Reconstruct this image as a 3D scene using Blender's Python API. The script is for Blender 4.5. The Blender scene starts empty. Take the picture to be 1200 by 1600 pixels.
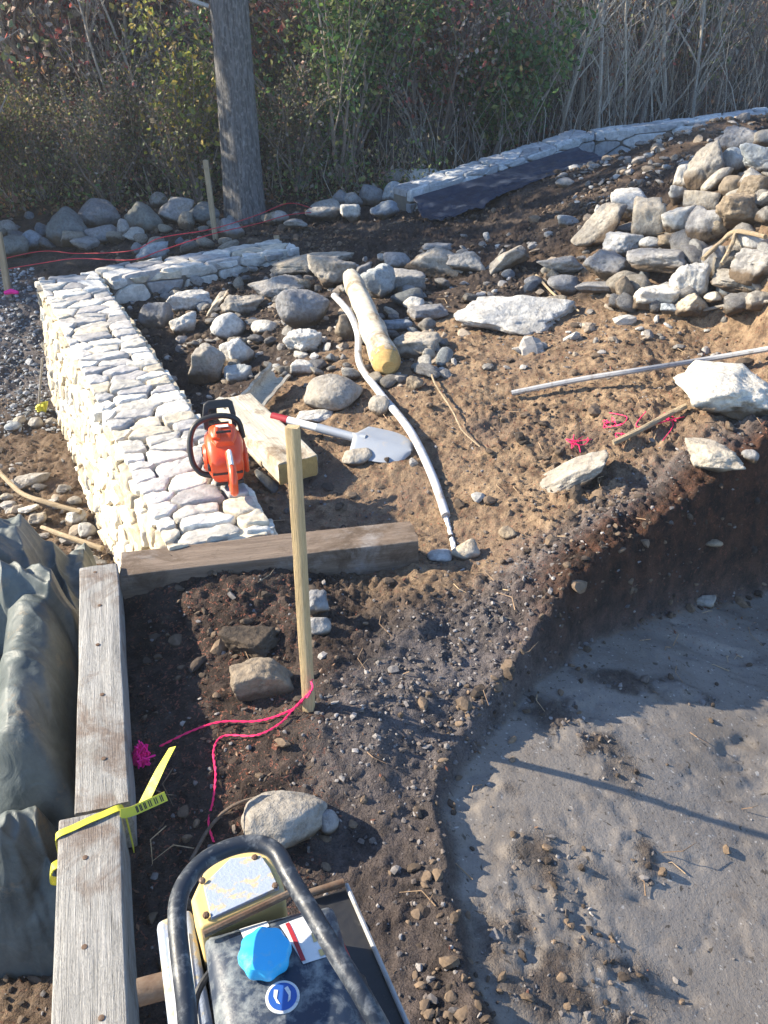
import bpy, math, random
import numpy as np
from mathutils import Vector, Matrix, Euler
R = math.radians
PI = math.pi
# ------------------------------------------------------------------ camera, sky, sun, exposure
SC = bpy.context.scene
COL = SC.collection
CAMZ, PITCH, FPX = 1.65, R(30), 1400.0
cam = bpy.data.cameras.new('camera')
cam_o = bpy.data.objects.new('camera', cam); COL.objects.link(cam_o)
cam.sensor_fit = 'VERTICAL'; cam.sensor_height = 24; cam.lens = 24*FPX/1600
cam.clip_start = 0.05; cam.clip_end = 400
cam_o.location = (0, 0, CAMZ); cam_o.rotation_euler = (PI/2-PITCH, 0, 0)
SC.camera = cam_o
SUN_AZ = R(171)      # direction towards the sun, measured from +X anticlockwise
SUN_EL = R(29)
SUND = Vector((math.cos(SUN_AZ)*math.cos(SUN_EL), math.sin(SUN_AZ)*math.cos(SUN_EL), math.sin(SUN_EL)))
W = bpy.data.worlds.new('World'); SC.world = W; W.use_nodes = True
wn = W.node_tree.nodes; wl = W.node_tree.links
sky = wn.new('ShaderNodeTexSky'); sky.sky_type = 'NISHITA'; sky.sun_disc = False
sky.sun_elevation = SUN_EL; sky.sun_rotation = PI/2-SUN_AZ
sky.air_density = 1.0; sky.dust_density = 0.3; sky.ozone_density = 4.5
wl.new(sky.outputs[0], wn['Background'].inputs[0]); wn['Background'].inputs[1].default_value = 0.115
sl = bpy.data.lights.new('sun', 'SUN'); sl.energy = 5.0; sl.angle = R(0.5); sl.color = (1, 0.88, 0.68)
so = bpy.data.objects.new('sun', sl); COL.objects.link(so)
so.rotation_euler = SUND.to_track_quat('Z', 'Y').to_euler(); so.location = (-10, 2, 12)
SC.view_settings.view_transform = 'Standard'; SC.view_settings.look = 'None'
SC.view_settings.gamma = 1; SC.view_settings.exposure = 1.5
SC.cycles.max_bounces = 6; SC.cycles.diffuse_bounces = 3; SC.cycles.glossy_bounces = 2
SC.cycles.transmission_bounces = 3; SC.cycles.transparent_max_bounces = 4
SC.cycles.use_denoising = True

# ------------------------------------------------------------------ projection helpers (pixel of the 1200x1600 photo -> world)
CP, SP = math.cos(PITCH), math.sin(PITCH)
def ray(px, py):
    u = (px-600)/FPX; v = (800-py)/FPX
    return np.array([u, CP+v*SP, -SP+v*CP])
def atz(px, py, z):
    d = ray(px, py); t = (z-CAMZ)/d[2]
    return Vector((d[0]*t, d[1]*t, z))
def depth_of(p): return p[1]*CP+(CAMZ-p[2])*SP
# ------------------------------------------------------------------ noise
def _h(ix, iy, iz, s):
    n = (ix*374761393 + iy*668265263 + iz*2147483647 + s*974711) & 0xffffffff
    n = ((n ^ (n >> 13))*1274126177) & 0xffffffff
    n = ((n ^ (n >> 16))*2246822519) & 0xffffffff
    return ((n ^ (n >> 15)) & 0xffffff)/float(0xffffff)
def vnoise(x, y, z=None, s=0):
    x = np.asarray(x, float); y = np.asarray(y, float)
    ix = np.floor(x).astype(np.int64); iy = np.floor(y).astype(np.int64)
    fx = x-ix; fy = y-iy
    fx = fx*fx*(3-2*fx); fy = fy*fy*(3-2*fy)
    def lay(iz):
        a = _h(ix, iy, iz, s); b = _h(ix+1, iy, iz, s); c = _h(ix, iy+1, iz, s); d = _h(ix+1, iy+1, iz, s)
        return (a*(1-fx)+b*fx)*(1-fy)+(c*(1-fx)+d*fx)*fy
    if z is None: return lay(np.zeros_like(ix))*2-1
    z = np.asarray(z, float); iz = np.floor(z).astype(np.int64); fz = z-iz; fz = fz*fz*(3-2*fz)
    return (lay(iz)*(1-fz)+lay(iz+1)*fz)*2-1
def fbm(x, y, z=None, oct=4, s=0, gain=.5):
    r = 0; a = 1; f = 1; t = 0
    for k in range(oct):
        r = r+a*vnoise(x*f+17.3*k, y*f-9.1*k, None if z is None else z*f+5.7*k, s+k); t += a; a *= gain; f *= 2.03
    return r/t
def sstep(a, b, x):
    t = np.clip((x-a)/(b-a), 0, 1); return t*t*(3-2*t)
# ------------------------------------------------------------------ ground shape
class Rbf:
    def __init__(s, pts, e=.15, smooth=.002):
        P = np.array([(p[0], p[1]) for p in pts]); Z = np.array([p[2] for p in pts]); n = len(P)
        s.P = P; s.e = e; s.m = Z.mean()
        r = np.hypot(P[:, None, 0]-P[None, :, 0], P[:, None, 1]-P[None, :, 1])
        A = -np.sqrt(r*r+e*e)+0; A = A+np.eye(n)*(-smooth)*-1
        M = np.zeros((n+1, n+1)); M[:n, :n] = A; M[:n, n] = 1; M[n, :n] = 1
        s.w = np.linalg.solve(M, np.append(Z, 0))
    def __call__(s, x, y):
        x = np.asarray(x, float); y = np.asarray(y, float); o = np.full(x.shape, s.w[-1])
        for (a, b), w in zip(s.P, s.w[:-1]): o = o-w*np.sqrt((x-a)**2+(y-b)**2+s.e**2)
        return o
def pp(L): return [tuple(atz(*p)) for p in L]
G_pts = pp([(250,950,0),(350,1000,.02),(300,1150,0),(300,1250,0),(430,1250,.0),(450,1100,.03),(560,1105,.06),(620,960,.06),
 (700,920,.05),(560,920,.03),(250,922,.05),(450,908,.05),(600,898,.05),(640,1040,.03),(650,1200,-.01),(600,1350,-.02),(640,1500,-.03),(680,1300,-.02),(690,1450,-.022),(250,1500,-.02),(250,1590,-.02),
 (760,960,.05),(840,880,.09),(920,835,.12),(1000,805,.15),(1100,790,.19),(1200,775,.24),(1350,770,.3),
 (700,860,.0),(600,790,.01),(520,760,.02),(480,800,-.02),(700,700,.12),(800,760,.1),(640,600,.16),(900,680,.18),(800,560,.22),
 (1000,640,.26),(1150,680,.27),(1190,600,.32),(1000,540,.30),(1190,500,.42),(1400,550,.5),
 (500,600,.08),(420,560,.05),(330,600,-.02),(300,520,-.05),(240,460,-.05),(470,500,.12),(560,540,.15),(620,450,.18),(720,440,.22),(850,470,.26),(960,460,.35),
 (560,385,.08),(480,370,.02),(700,360,.15),(850,330,.3),(640,335,.1),(900,270,.42),(1000,235,.58),(1100,200,.80),(1190,228,.90),(1100,320,.72),(1000,370,.5),(1150,420,.55),(1300,300,.95),
 (150,400,-.1),(60,400,-.15),(300,370,-.02),(380,350,0),(-200,400,-.2),(100,330,0)]) + [(2.5,8.6,.35),(4,10,.35),(6,8,.6),(9,6,.5),(8,2,.3),(14,10,.4),(0,9,.1),(-3,9,.05),(-6,8.5,0),(-14,9,0),(0,0,0),(0,-4,0),(3,-5,0)]
L_pts = pp([(30,480,-.3),(30,600,-.62),(60,720,-.72),(130,840,-.72),(0,900,-.62),(150,400,-.1),(60,400,-.15),(-200,400,-.2),(100,330,0)]) + \
 [(-1.5,1.5,-.5),(-1,1,-.42),(-.9,.2,-.4),(-3,2,-.6),(-5,4,-.6),(-5,7,-.2),(-14,9,0),(-12,4,-.5),(-3,-3,-.4),(0,9,.1),(-3,9,.05),(-6,8.5,0),(-1.7,4.4,-.72)]
P_pts = pp([(1200,925,-.30),(1080,950,-.22),(960,990,-.14),(850,1060,-.08),(740,1170,-.045),(700,1250,-.035),(705,1400,-.035),(760,1600,-.035),
 (1200,1300,-.22),(1200,1020,-.28),(1000,1200,-.13),(1000,1500,-.13),(1200,1600,-.19),(850,1350,-.075),(860,1500,-.07)]) + [(2,2,-.30),(2,0,-.26),(3,1.5,-.32),(6,1,-.32),(3,-4,-.3)]
Gf, Lf, Pf = Rbf(G_pts), Rbf(L_pts), Rbf(P_pts)
pitline = [p[:2] for p in pp([(1700,880,-.32),(1400,900,-.31),(1200,925,-.30),(1080,950,-.22),(960,990,-.14),(900,1025,-.11),(850,1062,-.08),(790,1115,-.06),(740,1172,-.05),(708,1215,-.045),(698,1260,-.045),(700,1330,-.045),(703,1400,-.045),(722,1500,-.045),(765,1600,-.045)])]
pitline = [(7,3.3)]+pitline+[(.5,.2),(1.2,-3)]
stepline = [(.2,-3),(-.40,.4),(-.85,2.27),(-.83,2.37),(-.56,2.50),(-1.90,5.40),(-2.08,5.9),(-2.6,7.5)]
def sdist(x, y, line):
    """signed distance to an open polyline, positive on its left side"""
    best = np.full(x.shape, 1e9); sg = np.ones(x.shape)
    for (ax, ay), (bx, by) in zip(line[:-1], line[1:]):
        dx, dy = bx-ax, by-ay; L2 = dx*dx+dy*dy
        t = np.clip(((x-ax)*dx+(y-ay)*dy)/L2, 0, 1)
        d = np.hypot(x-ax-t*dx, y-ay-t*dy); c = dx*(y-ay)-dy*(x-ax)
        m = d < best-1e-9; best = np.where(m, d, best); sg = np.where(m, np.sign(c), sg)
    return best*sg
_sc = [(atz(890,1500,-.09), .20, .30), (atz(880,1120,-.08), .16, .10), (atz(940,1180,-.12), .10, .16), (atz(1000,1340,-.12), .06, .10), (atz(1010,1070,-.15), .26, .06), (atz(770,1230,-.05), .09, .05)]
def scuff(x, y):
    r = 0
    for c, a, b in _sc: r = np.maximum(r, sstep(1.3, .3, ((x-c.x)/a)**2+((y-c.y)/b)**2+1.1*fbm(x*7, y*7, s=61)))
    return r
def ground(x, y, fine=True):
    x = np.asarray(x, float); y = np.asarray(y, float)
    g = Gf(x, y); l = Lf(x, y); p = Pf(x, y)
    st = sdist(x, y, stepline)                 # >0 on the left (low) side
    g = g+(l-g)*sstep(-.02, .12, st)*(1-sstep(6.2, 7.6, y))
    wob = .03*fbm(x*6, y*6, s=5)+.012*fbm(x*22, y*22, s=6)
    pd = sdist(x, y, pitline)+wob                # >0 inside the pit (left of the line walking from far right to near)
    deep = np.clip((g-p), 0.03, .7)
    w = .03+.2*deep
    inside = sstep(-w, 0, pd)
    woods = sstep(7.6, 9.0, y-.35*np.clip(x, 0, 4))
    hill = np.maximum(y-8.6-.35*np.clip(x, 0, 4), 0)
    far = .14*hill/(1+hill*.004)
    g = g*(1-sstep(9, 16, y)) + far + .1*woods*fbm(x*.7, y*.7, s=9)
    rough = (1-inside)*(.45+.55*sstep(-.2, .3, fbm(x*.9, y*.9, s=2)))
    band = np.exp(-((pd+.12)/.16)**2)
    z = g+(p-g)*inside + (.014+.014*fbm(x*9, y*9, s=71))*np.exp(-((pd+w*.8)/.035)**2)*(1-sstep(.1, .3, deep))
    # tyre ruts in the far soil
    rut = sstep(1.0, 2.0, x-.2*(y-5))*sstep(4.8, 5.6, y)*(1-sstep(8.2, 8.8, y))
    z = z+rut*.045*np.sin((y-x*.45)*9+2*fbm(x, y, s=8))
    if fine:
        z = z+rough*(.045*fbm(x*3.2, y*3.2, s=11)+.034*fbm(x*11, y*11, s=12, oct=4, gain=.6))
        z = z+rough*.022*np.abs(fbm(x*30, y*30, s=13, oct=4, gain=.65))*2
        scf = scuff(x, y)*inside; z = z+scf*(.012*fbm(x*16, y*16, s=24, oct=4, gain=.65)+.012*np.abs(fbm(x*40, y*40, s=25)))
        heel = sstep(.28, .5, fbm(x*20, y*26, s=26, oct=2)); z = z-inside*.0035*heel
        trk = sstep(.0, .25, fbm(x*1.2, y*1.2, s=27)); z = z+inside*(.006*fbm(x*2.0, y*2.0, s=21)+.0010*fbm(x*25, y*25, s=22)+trk*.004*np.sin((x*.35+y)*30+3*fbm(x*2, y*2, s=28)))
        z = z-inside*.012*sstep(.25, .6, fbm(x*5+2, y*9, s=23))
    return z
def gz(x, y): return float(ground(np.array([x]), np.array([y]))[0])
_T = np.concatenate([np.linspace(.8, 9, 900), np.linspace(9, 40, 500)])
def hit(px, py, lift=0.):
    d = ray(px, py); X = d[0]*_T; Y = d[1]*_T; Z = CAMZ+d[2]*_T
    dz = Z-(ground(X, Y)+lift)
    i = int(np.argmax(dz < 0)) if (dz < 0).any() else len(_T)-1
    if i > 0:
        a, b = dz[i-1], dz[i]; t = _T[i-1]+(_T[i]-_T[i-1])*(a/(a-b) if a != b else 0)
    else: t = _T[0]
    return Vector((d[0]*t, d[1]*t, CAMZ+d[2]*t))

# ------------------------------------------------------------------ mesh helpers
def nmesh(name, V, F, smooth=True, mats=None):
    """V (n,3) array; F (m,k) int array of equal sized faces, or list of lists"""
    me = bpy.data.meshes.new(name); V = np.asarray(V, np.float32)
    if isinstance(F, np.ndarray):
        m, k = F.shape
        me.vertices.add(len(V)); me.vertices.foreach_set('co', V.ravel())
        me.loops.add(m*k); me.loops.foreach_set('vertex_index', F.astype(np.int32).ravel())
        me.polygons.add(m); me.polygons.foreach_set('loop_start', np.arange(0, m*k, k, dtype=np.int32))
        me.polygons.foreach_set('loop_total', np.full(m, k, np.int32))
        me.update(calc_edges=True)
    else:
        me.from_pydata([tuple(map(float, v)) for v in V], [], F); me.update()
    me.polygons.foreach_set('use_smooth', np.full(len(me.polygons), smooth))
    me.validate()
    return me
def link(name, me, mat=None, parent=None, loc=None, rot=None):
    o = bpy.data.objects.new(name, me); COL.objects.link(o)
    if mat is not None and me is not None and len(me.materials) == 0: me.materials.append(mat)
    if parent is not None: o.parent = parent
    if loc is not None: o.location = loc
    if rot is not None: o.rotation_euler = rot
    return o
def tag(o, label=None, cat=None, group=None, kind=None):
    if label: o['label'] = label
    if cat: o['category'] = cat
    if group: o['group'] = group
    if kind: o['kind'] = kind
    return o
def thing(name, label, cat, loc=(0,0,0), rz=0, group=None):
    o = bpy.data.objects.new(name, None); COL.objects.link(o); o.empty_display_size = .1
    o.location = loc; o.rotation_euler = (0, 0, rz); return tag(o, label, cat, group)
def vcol(me, cols, name='Col'):
    """cols (nverts,3)"""
    a = me.attributes.new(name, 'FLOAT_COLOR', 'POINT'); c = np.ones((len(me.vertices), 4), np.float32)
    c[:, :cols.shape[1]] = cols; a.data.foreach_set('color', c.ravel())
class MB:
    def __init__(s): s.V = []; s.F = []; s.C = []
    def add(s, V, F, c=None):
        n = len(s.V); s.V += [tuple(map(float, v)) for v in V]; s.F += [[i+n for i in f] for f in F]
        s.C += [c or (1, 1, 1)]*len(V); return s
    def tube(s, pts, rad, n=8, cap=True, c=None, jit=0):
        pts = [Vector(p) for p in pts]; m = len(pts)
        if not hasattr(rad, '__len__'): rad = [rad]*m
        V = []; F = []
        T0 = (pts[1]-pts[0]).normalized(); ref = Vector((0,0,1)) if abs(T0.z) < .9 else Vector((1,0,0))
        N = T0.cross(ref).normalized()
        for i, p in enumerate(pts):
            T = (pts[min(i+1, m-1)]-pts[max(i-1, 0)])
            T = T.normalized() if T.length > 1e-9 else T0
            N = (N-T*N.dot(T)).normalized(); B = T.cross(N)
            for k in range(n):
                a = 2*PI*k/n; r = rad[i]*(1+(random.uniform(-jit, jit) if jit else 0))
                V.append(p+N*(math.cos(a)*r)+B*(math.sin(a)*r))
        for i in range(m-1):
            for k in range(n): F.append([i*n+k, i*n+(k+1) % n, (i+1)*n+(k+1) % n, (i+1)*n+k])
        if cap: F.append(list(range(n-1, -1, -1))); F.append([(m-1)*n+k for k in range(n)])
        return s.add(V, F, c)
    def box(s, c0, c1, M=None, col=None):
        x0, y0, z0 = c0; x1, y1, z1 = c1
        V = [Vector(v) for v in ((x0,y0,z0),(x1,y0,z0),(x1,y1,z0),(x0,y1,z0),(x0,y0,z1),(x1,y0,z1),(x1,y1,z1),(x0,y1,z1))]
        if M is not None: V = [M @ v for v in V]
        return s.add(V, [[3,2,1,0],[4,5,6,7],[0,1,5,4],[1,2,6,5],[2,3,7,6],[3,0,4,7]], col)
    def lathe(s, prof, n=24, M=None, lob=0, lobn=8, c=None):
        V = []; F = []
        for (r, z) in prof:
            for k in range(n):
                a = 2*PI*k/n; q = r*(1+lob*math.cos(lobn*a)); V.append(Vector((q*math.cos(a), q*math.sin(a), z)))
        m = len(prof)
        for i in range(m-1):
            for k in range(n): F.append([i*n+k, i*n+(k+1) % n, (i+1)*n+(k+1) % n, (i+1)*n+k])
        F.append(list(range(n-1, -1, -1))); F.append([(m-1)*n+k for k in range(n)])
        if M is not None: V = [M @ v for v in V]
        return s.add(V, F, c)
    def build(s, name, mat, parent=None, smooth=True, bevel=0, seg=2, angle=35, col=False, loc=None, rot=None, sub=0):
        me = bpy.data.meshes.new(name); me.from_pydata(s.V, [], s.F); me.update()
        import bmesh
        bm = bmesh.new(); bm.from_mesh(me); bmesh.ops.recalc_face_normals(bm, faces=bm.faces); bm.to_mesh(me); bm.free()
        me.polygons.foreach_set('use_smooth', np.full(len(me.polygons), smooth))
        if col: vcol(me, np.array(s.C))
        o = link(name, me, mat, parent, loc, rot)
        if bevel:
            b = o.modifiers.new('bevel', 'BEVEL'); b.width = bevel; b.segments = seg; b.limit_method = 'ANGLE'; b.angle_limit = R(angle)
            b.harden_normals = False
        elif smooth == 'auto': pass
        if sub: m = o.modifiers.new('sub', 'SUBSURF'); m.levels = sub; m.render_levels = sub
        if smooth and not sub:
            try: me.set_sharp_from_angle(angle=R(40))
            except Exception: pass
        return o
_ico = {}
def ico(sub):
    if sub in _ico: return _ico[sub]
    import bmesh
    bm = bmesh.new(); bmesh.ops.create_icosphere(bm, subdivisions=sub, radius=1)
    V = np.array([v.co[:] for v in bm.verts]); F = np.array([[v.index for v in f.verts] for f in bm.faces]); bm.free()
    _ico[sub] = (V, F); return V, F
def rock_arrays(seed, kind='a', sub=4):
    rs = np.random.RandomState(seed); D, F = ico(sub)
    if kind == 's' or kind == 'k':
        N = [(1,0,0),(-1,0,0),(0,1,0),(0,-1,0),(0,0,1),(0,0,-1)]; N = [np.array(n)+rs.normal(0, .2, 3) for n in N]; Hh = list(rs.uniform(.42, .5, 6))
        for _ in range(9):
            n = rs.normal(0, 1, 3); N.append(n); Hh.append(rs.uniform(.44, .62))
        p = 34
    elif kind == 'a':
        N = []; Hh = []
        for _ in range(11): N.append(rs.normal(0, 1, 3)); Hh.append(rs.uniform(.30, .48))
        for n in ((0,0,-1),(0,0,1),(1,0,0),(-1,0,0),(0,1,0),(0,-1,0)): N.append(np.array(n)+rs.normal(0, .2, 3)); Hh.append(.47)
        p = 34
    else:
        N = []; Hh = []
        for _ in range(26): N.append(rs.normal(0, 1, 3)); Hh.append(rs.uniform(.44, .5))
        p = 10
    N = np.array([n/np.linalg.norm(n) for n in N]); Hh = np.array(Hh)
    q = np.maximum(D@N.T/Hh, 1e-6); r = (q**p).sum(1)**(-1/p)
    V = D*r[:, None]
    amp = {'b': .06, 'a': .13, 's': .11, 'k': .08}[kind]
    o = rs.uniform(0, 50, 3)
    n1 = fbm(V[:, 0]*3+o[0], V[:, 1]*3+o[1], V[:, 2]*3+o[2], oct=5, s=seed, gain=.55)
    n2 = np.abs(fbm(V[:, 0]*9+o[1], V[:, 1]*9+o[2], V[:, 2]*9+o[0], oct=3, s=seed+3))
    V = V+D*(amp*n1-amp*.45*n2)[:, None]
    mn, mx = V.min(0), V.max(0)
    return (V-(mn+mx)/2)/(mx-mn), F
def scatter(name, mat, pos, size, seed, cols, sub=1, flat=.7, kind=None, nvar=12, bury=.2):
    """many small stones or clods merged in one mesh (stuff)"""
    rs = np.random.RandomState(seed); n = len(pos)
    Dv, F = ico(sub); vs = []
    for i in range(nvar):
        q = rs.normal(0, 1, (9, 3)); q /= np.linalg.norm(q, axis=1)[:, None]
        hh = rs.uniform(.55, 1, 9); r = ((np.maximum(Dv@q.T/hh, 1e-6)**8).sum(1))**(-1/8.)
        vs.append(Dv*np.minimum(r, 1.3)[:, None])
    vs = np.array(vs); B = vs[rs.randint(0, nvar, n)]
    sc = np.stack([rs.uniform(.75, 1.3, n), rs.uniform(.65, 1, n), rs.uniform(.5, 1, n)*flat], 1)*size[:, None]
    B = B*sc[:, None, :]
    ax = rs.uniform(0, 2*PI, n); tx = rs.normal(0, .35, n)
    c, s_ = np.cos(tx)[:, None], np.sin(tx)[:, None]
    y = B[:, :, 1]*c-B[:, :, 2]*s_; z = B[:, :, 1]*s_+B[:, :, 2]*c; x = B[:, :, 0]
    c, s_ = np.cos(ax)[:, None], np.sin(ax)[:, None]
    V = np.stack([x*c-y*s_, x*s_+y*c, z], 2)
    P = pos.copy(); P[:, 2] += size*flat*(.7-bury)*.7
    V = V+P[:, None, :]; k = Dv.shape[0]
    FF = (F[None]+(np.arange(n)*k)[:, None, None]).reshape(-1, 3)
    me = nmesh(name, V.reshape(-1, 3), FF, smooth=False)
    cols = np.asarray(cols); cc = cols[rs.randint(0, len(cols), n)]*rs.uniform(.75, 1.25, (n, 1))
    vcol(me, np.repeat(cc, k, 0)); return link(name, me, mat)
def quads_mesh(name, P, size, cols, seed, mat, parent=None, up=.3, aspect=.6, loc=None):
    """leaves: bent two-triangle blades"""
    rs = np.random.RandomState(seed); n = len(P)
    a = rs.normal(0, 1, (n, 3)); a /= np.linalg.norm(a, axis=1)[:, None]
    b = rs.normal(0, 1, (n, 3)); b[:, 2] += up; b = np.cross(a, b); b /= np.linalg.norm(b, axis=1)[:, None]
    nn = np.cross(a, b)
    s = (size*rs.uniform(.6, 1.3, n))[:, None]
    v0 = P-a*s*.5; v1 = P+b*s*aspect*.5+nn*s*.08; v2 = P+a*s*.5; v3 = P-b*s*aspect*.5+nn*s*.08
    V = np.stack([v0, v1, v2, v3], 1).reshape(-1, 3)
    F = np.arange(n*4).reshape(n, 4)
    me = nmesh(name, V, F, smooth=False)
    cols = np.asarray(cols); cc = cols[rs.randint(0, len(cols), n)]*rs.uniform(.7, 1.3, (n, 1)); vcol(me, np.repeat(cc, 4, 0))
    return link(name, me, mat, parent, loc)

# ------------------------------------------------------------------ materials
class NT:
    def __init__(s, name):
        s.m = bpy.data.materials.new(name); s.m.use_nodes = True; s.t = s.m.node_tree; s.n = s.t.nodes; s.l = s.t.links
        s.b = s.n['Principled BSDF']; s.tc = s.n.new('ShaderNodeTexCoord')
    def set(s, k, v):
        if hasattr(v, 'is_output') or isinstance(v, bpy.types.NodeSocket): s.l.new(v, s.b.inputs[k])
        else: s.b.inputs[k].default_value = (*v, 1) if isinstance(v, tuple) and len(v) == 3 else v
        return s
    def co(s, scale=(1,1,1), src='Object'):
        mp = s.n.new('ShaderNodeMapping'); mp.inputs['Scale'].default_value = scale; s.l.new(s.tc.outputs[src], mp.inputs[0]); return mp.outputs[0]
    def noise(s, scale, detail=4, rough=.6, vec=None, dist=0):
        t = s.n.new('ShaderNodeTexNoise'); t.inputs['Scale'].default_value = scale; t.inputs['Detail'].default_value = detail
        t.inputs['Roughness'].default_value = rough; t.inputs['Distortion'].default_value = dist
        s.l.new(vec if vec is not None else s.tc.outputs['Object'], t.inputs['Vector']); return t.outputs[0]
    def vor(s, scale, vec=None, feature='F1', out=0):
        t = s.n.new('ShaderNodeTexVoronoi'); t.inputs['Scale'].default_value = scale; t.feature = feature
        s.l.new(vec if vec is not None else s.tc.outputs['Object'], t.inputs['Vector']); return t.outputs[out]
    def ramp(s, fac, stops, interp='LINEAR'):
        r = s.n.new('ShaderNodeValToRGB'); r.color_ramp.interpolation = interp; e = r.color_ramp.elements
        while len(e) < len(stops): e.new(.5)
        for i, (p, c) in enumerate(stops): e[i].position = p; e[i].color = (*c, 1) if len(c) == 3 else c
        s.l.new(fac, r.inputs[0]); return r.outputs[0]
    def step(s, fac, a, b): return s.ramp(fac, [(a, (0,0,0)), (b, (1,1,1))])
    def mix(s, f, a, b, mode='MIX'):
        x = s.n.new('ShaderNodeMix'); x.data_type = 'RGBA'; x.blend_type = mode
        for k, v in ((0, f), (6, a), (7, b)):
            if isinstance(v, bpy.types.NodeSocket): s.l.new(v, x.inputs[k])
            elif k == 0: x.inputs[0].default_value = v
            else: x.inputs[k].default_value = (*v, 1)
        return x.outputs[2]
    def attr(s, name):
        a = s.n.new('ShaderNodeAttribute'); a.attribute_name = name; return a
    def bump(s, h, dist, strength=1, prev=None):
        b = s.n.new('ShaderNodeBump'); b.inputs['Distance'].default_value = dist; b.inputs['Strength'].default_value = strength
        s.l.new(h, b.inputs['Height'])
        if prev is not None: s.l.new(prev, b.inputs['Normal'])
        s.l.new(b.outputs[0], s.b.inputs['Normal']); return b.outputs[0]
    def sep(s, c):
        x = s.n.new('ShaderNodeSeparateColor'); s.l.new(c, x.inputs[0]); return x.outputs
    def rnd(s):
        return s.n.new('ShaderNodeObjectInfo').outputs['Random']
def mat_rock(name, c1, c2, c3, dirt=(.10,.07,.045), dirtamt=.5):
    t = NT(name); n1 = t.noise(7, 6, .65); n2 = t.noise(45, 5, .7); n3 = t.noise(3, 3, .5, dist=.5)
    a = t.mix(t.step(n1, .38, .62), c1, c2); a = t.mix(t.step(n3, .55, .68), a, c3)
    sp = t.ramp(n2, [(.3, (.62,.6,.58)), (.5, (1,1,1)), (.72, (1.25,1.25,1.25))]); a = t.mix(1, a, sp, 'MULTIPLY')
    r = t.ramp(t.rnd(), [(0, (.72,.74,.78)), (.5, (1,1,1)), (1, (1.22,1.16,1.05))]); a = t.mix(1, a, r, 'MULTIPLY')
    a = t.mix(t.step(t.noise(11, 6, .75, dist=.4), .52, .52+.2/max(dirtamt, .05)), a, dirt) if dirtamt > 0 else a
    sx = t.n.new('ShaderNodeSeparateXYZ'); t.l.new(t.tc.outputs['Generated'], sx.inputs[0]); mt_ = t.n.new('ShaderNodeMath'); mt_.operation = 'MULTIPLY_ADD'; mt_.inputs[1].default_value = .55; t.l.new(n1, mt_.inputs[0]); sb_ = t.n.new('ShaderNodeMath'); sb_.operation = 'SUBTRACT'; t.l.new(mt_.outputs[0], sb_.inputs[0]); t.l.new(sx.outputs[2], sb_.inputs[1]); mt_.inputs[2].default_value = .25
    a = t.mix(t.step(sb_.outputs[0], .05, .22), a, dirt) if dirtamt > 0 else a
    t.set('Base Color', a).set('Roughness', .88); p = t.bump(n1, .02, .9); p = t.bump(n2, .008, 1, p); t.bump(t.vor(26, t.co()), .006, .5, p); return t.m
M = {}
M['grey'] = mat_rock('grey_stone', (.23,.225,.23), (.32,.315,.31), (.17,.165,.175), dirtamt=.6)
M['tan'] = mat_rock('tan_stone', (.31,.275,.23), (.39,.36,.315), (.25,.225,.19), dirtamt=.7)
M['white'] = mat_rock('pale_stone', (.46,.445,.42), (.57,.555,.52), (.34,.325,.30), dirtamt=.45)
M['brown'] = mat_rock('brown_stone', (.21,.165,.12), (.28,.23,.17), (.15,.12,.09), dirtamt=.8)
M['dark'] = mat_rock('dark_stone', (.12,.13,.13), (.18,.19,.19), (.08,.09,.09), dirtamt=.2)
M['blue'] = mat_rock('blue_stone', (.25,.28,.31), (.34,.37,.40), (.2,.22,.25), dirtamt=.3)
M['soilc'] = mat_rock('earth', (.06,.042,.028), (.10,.07,.045), (.045,.03,.02), dirtamt=0)
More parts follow.
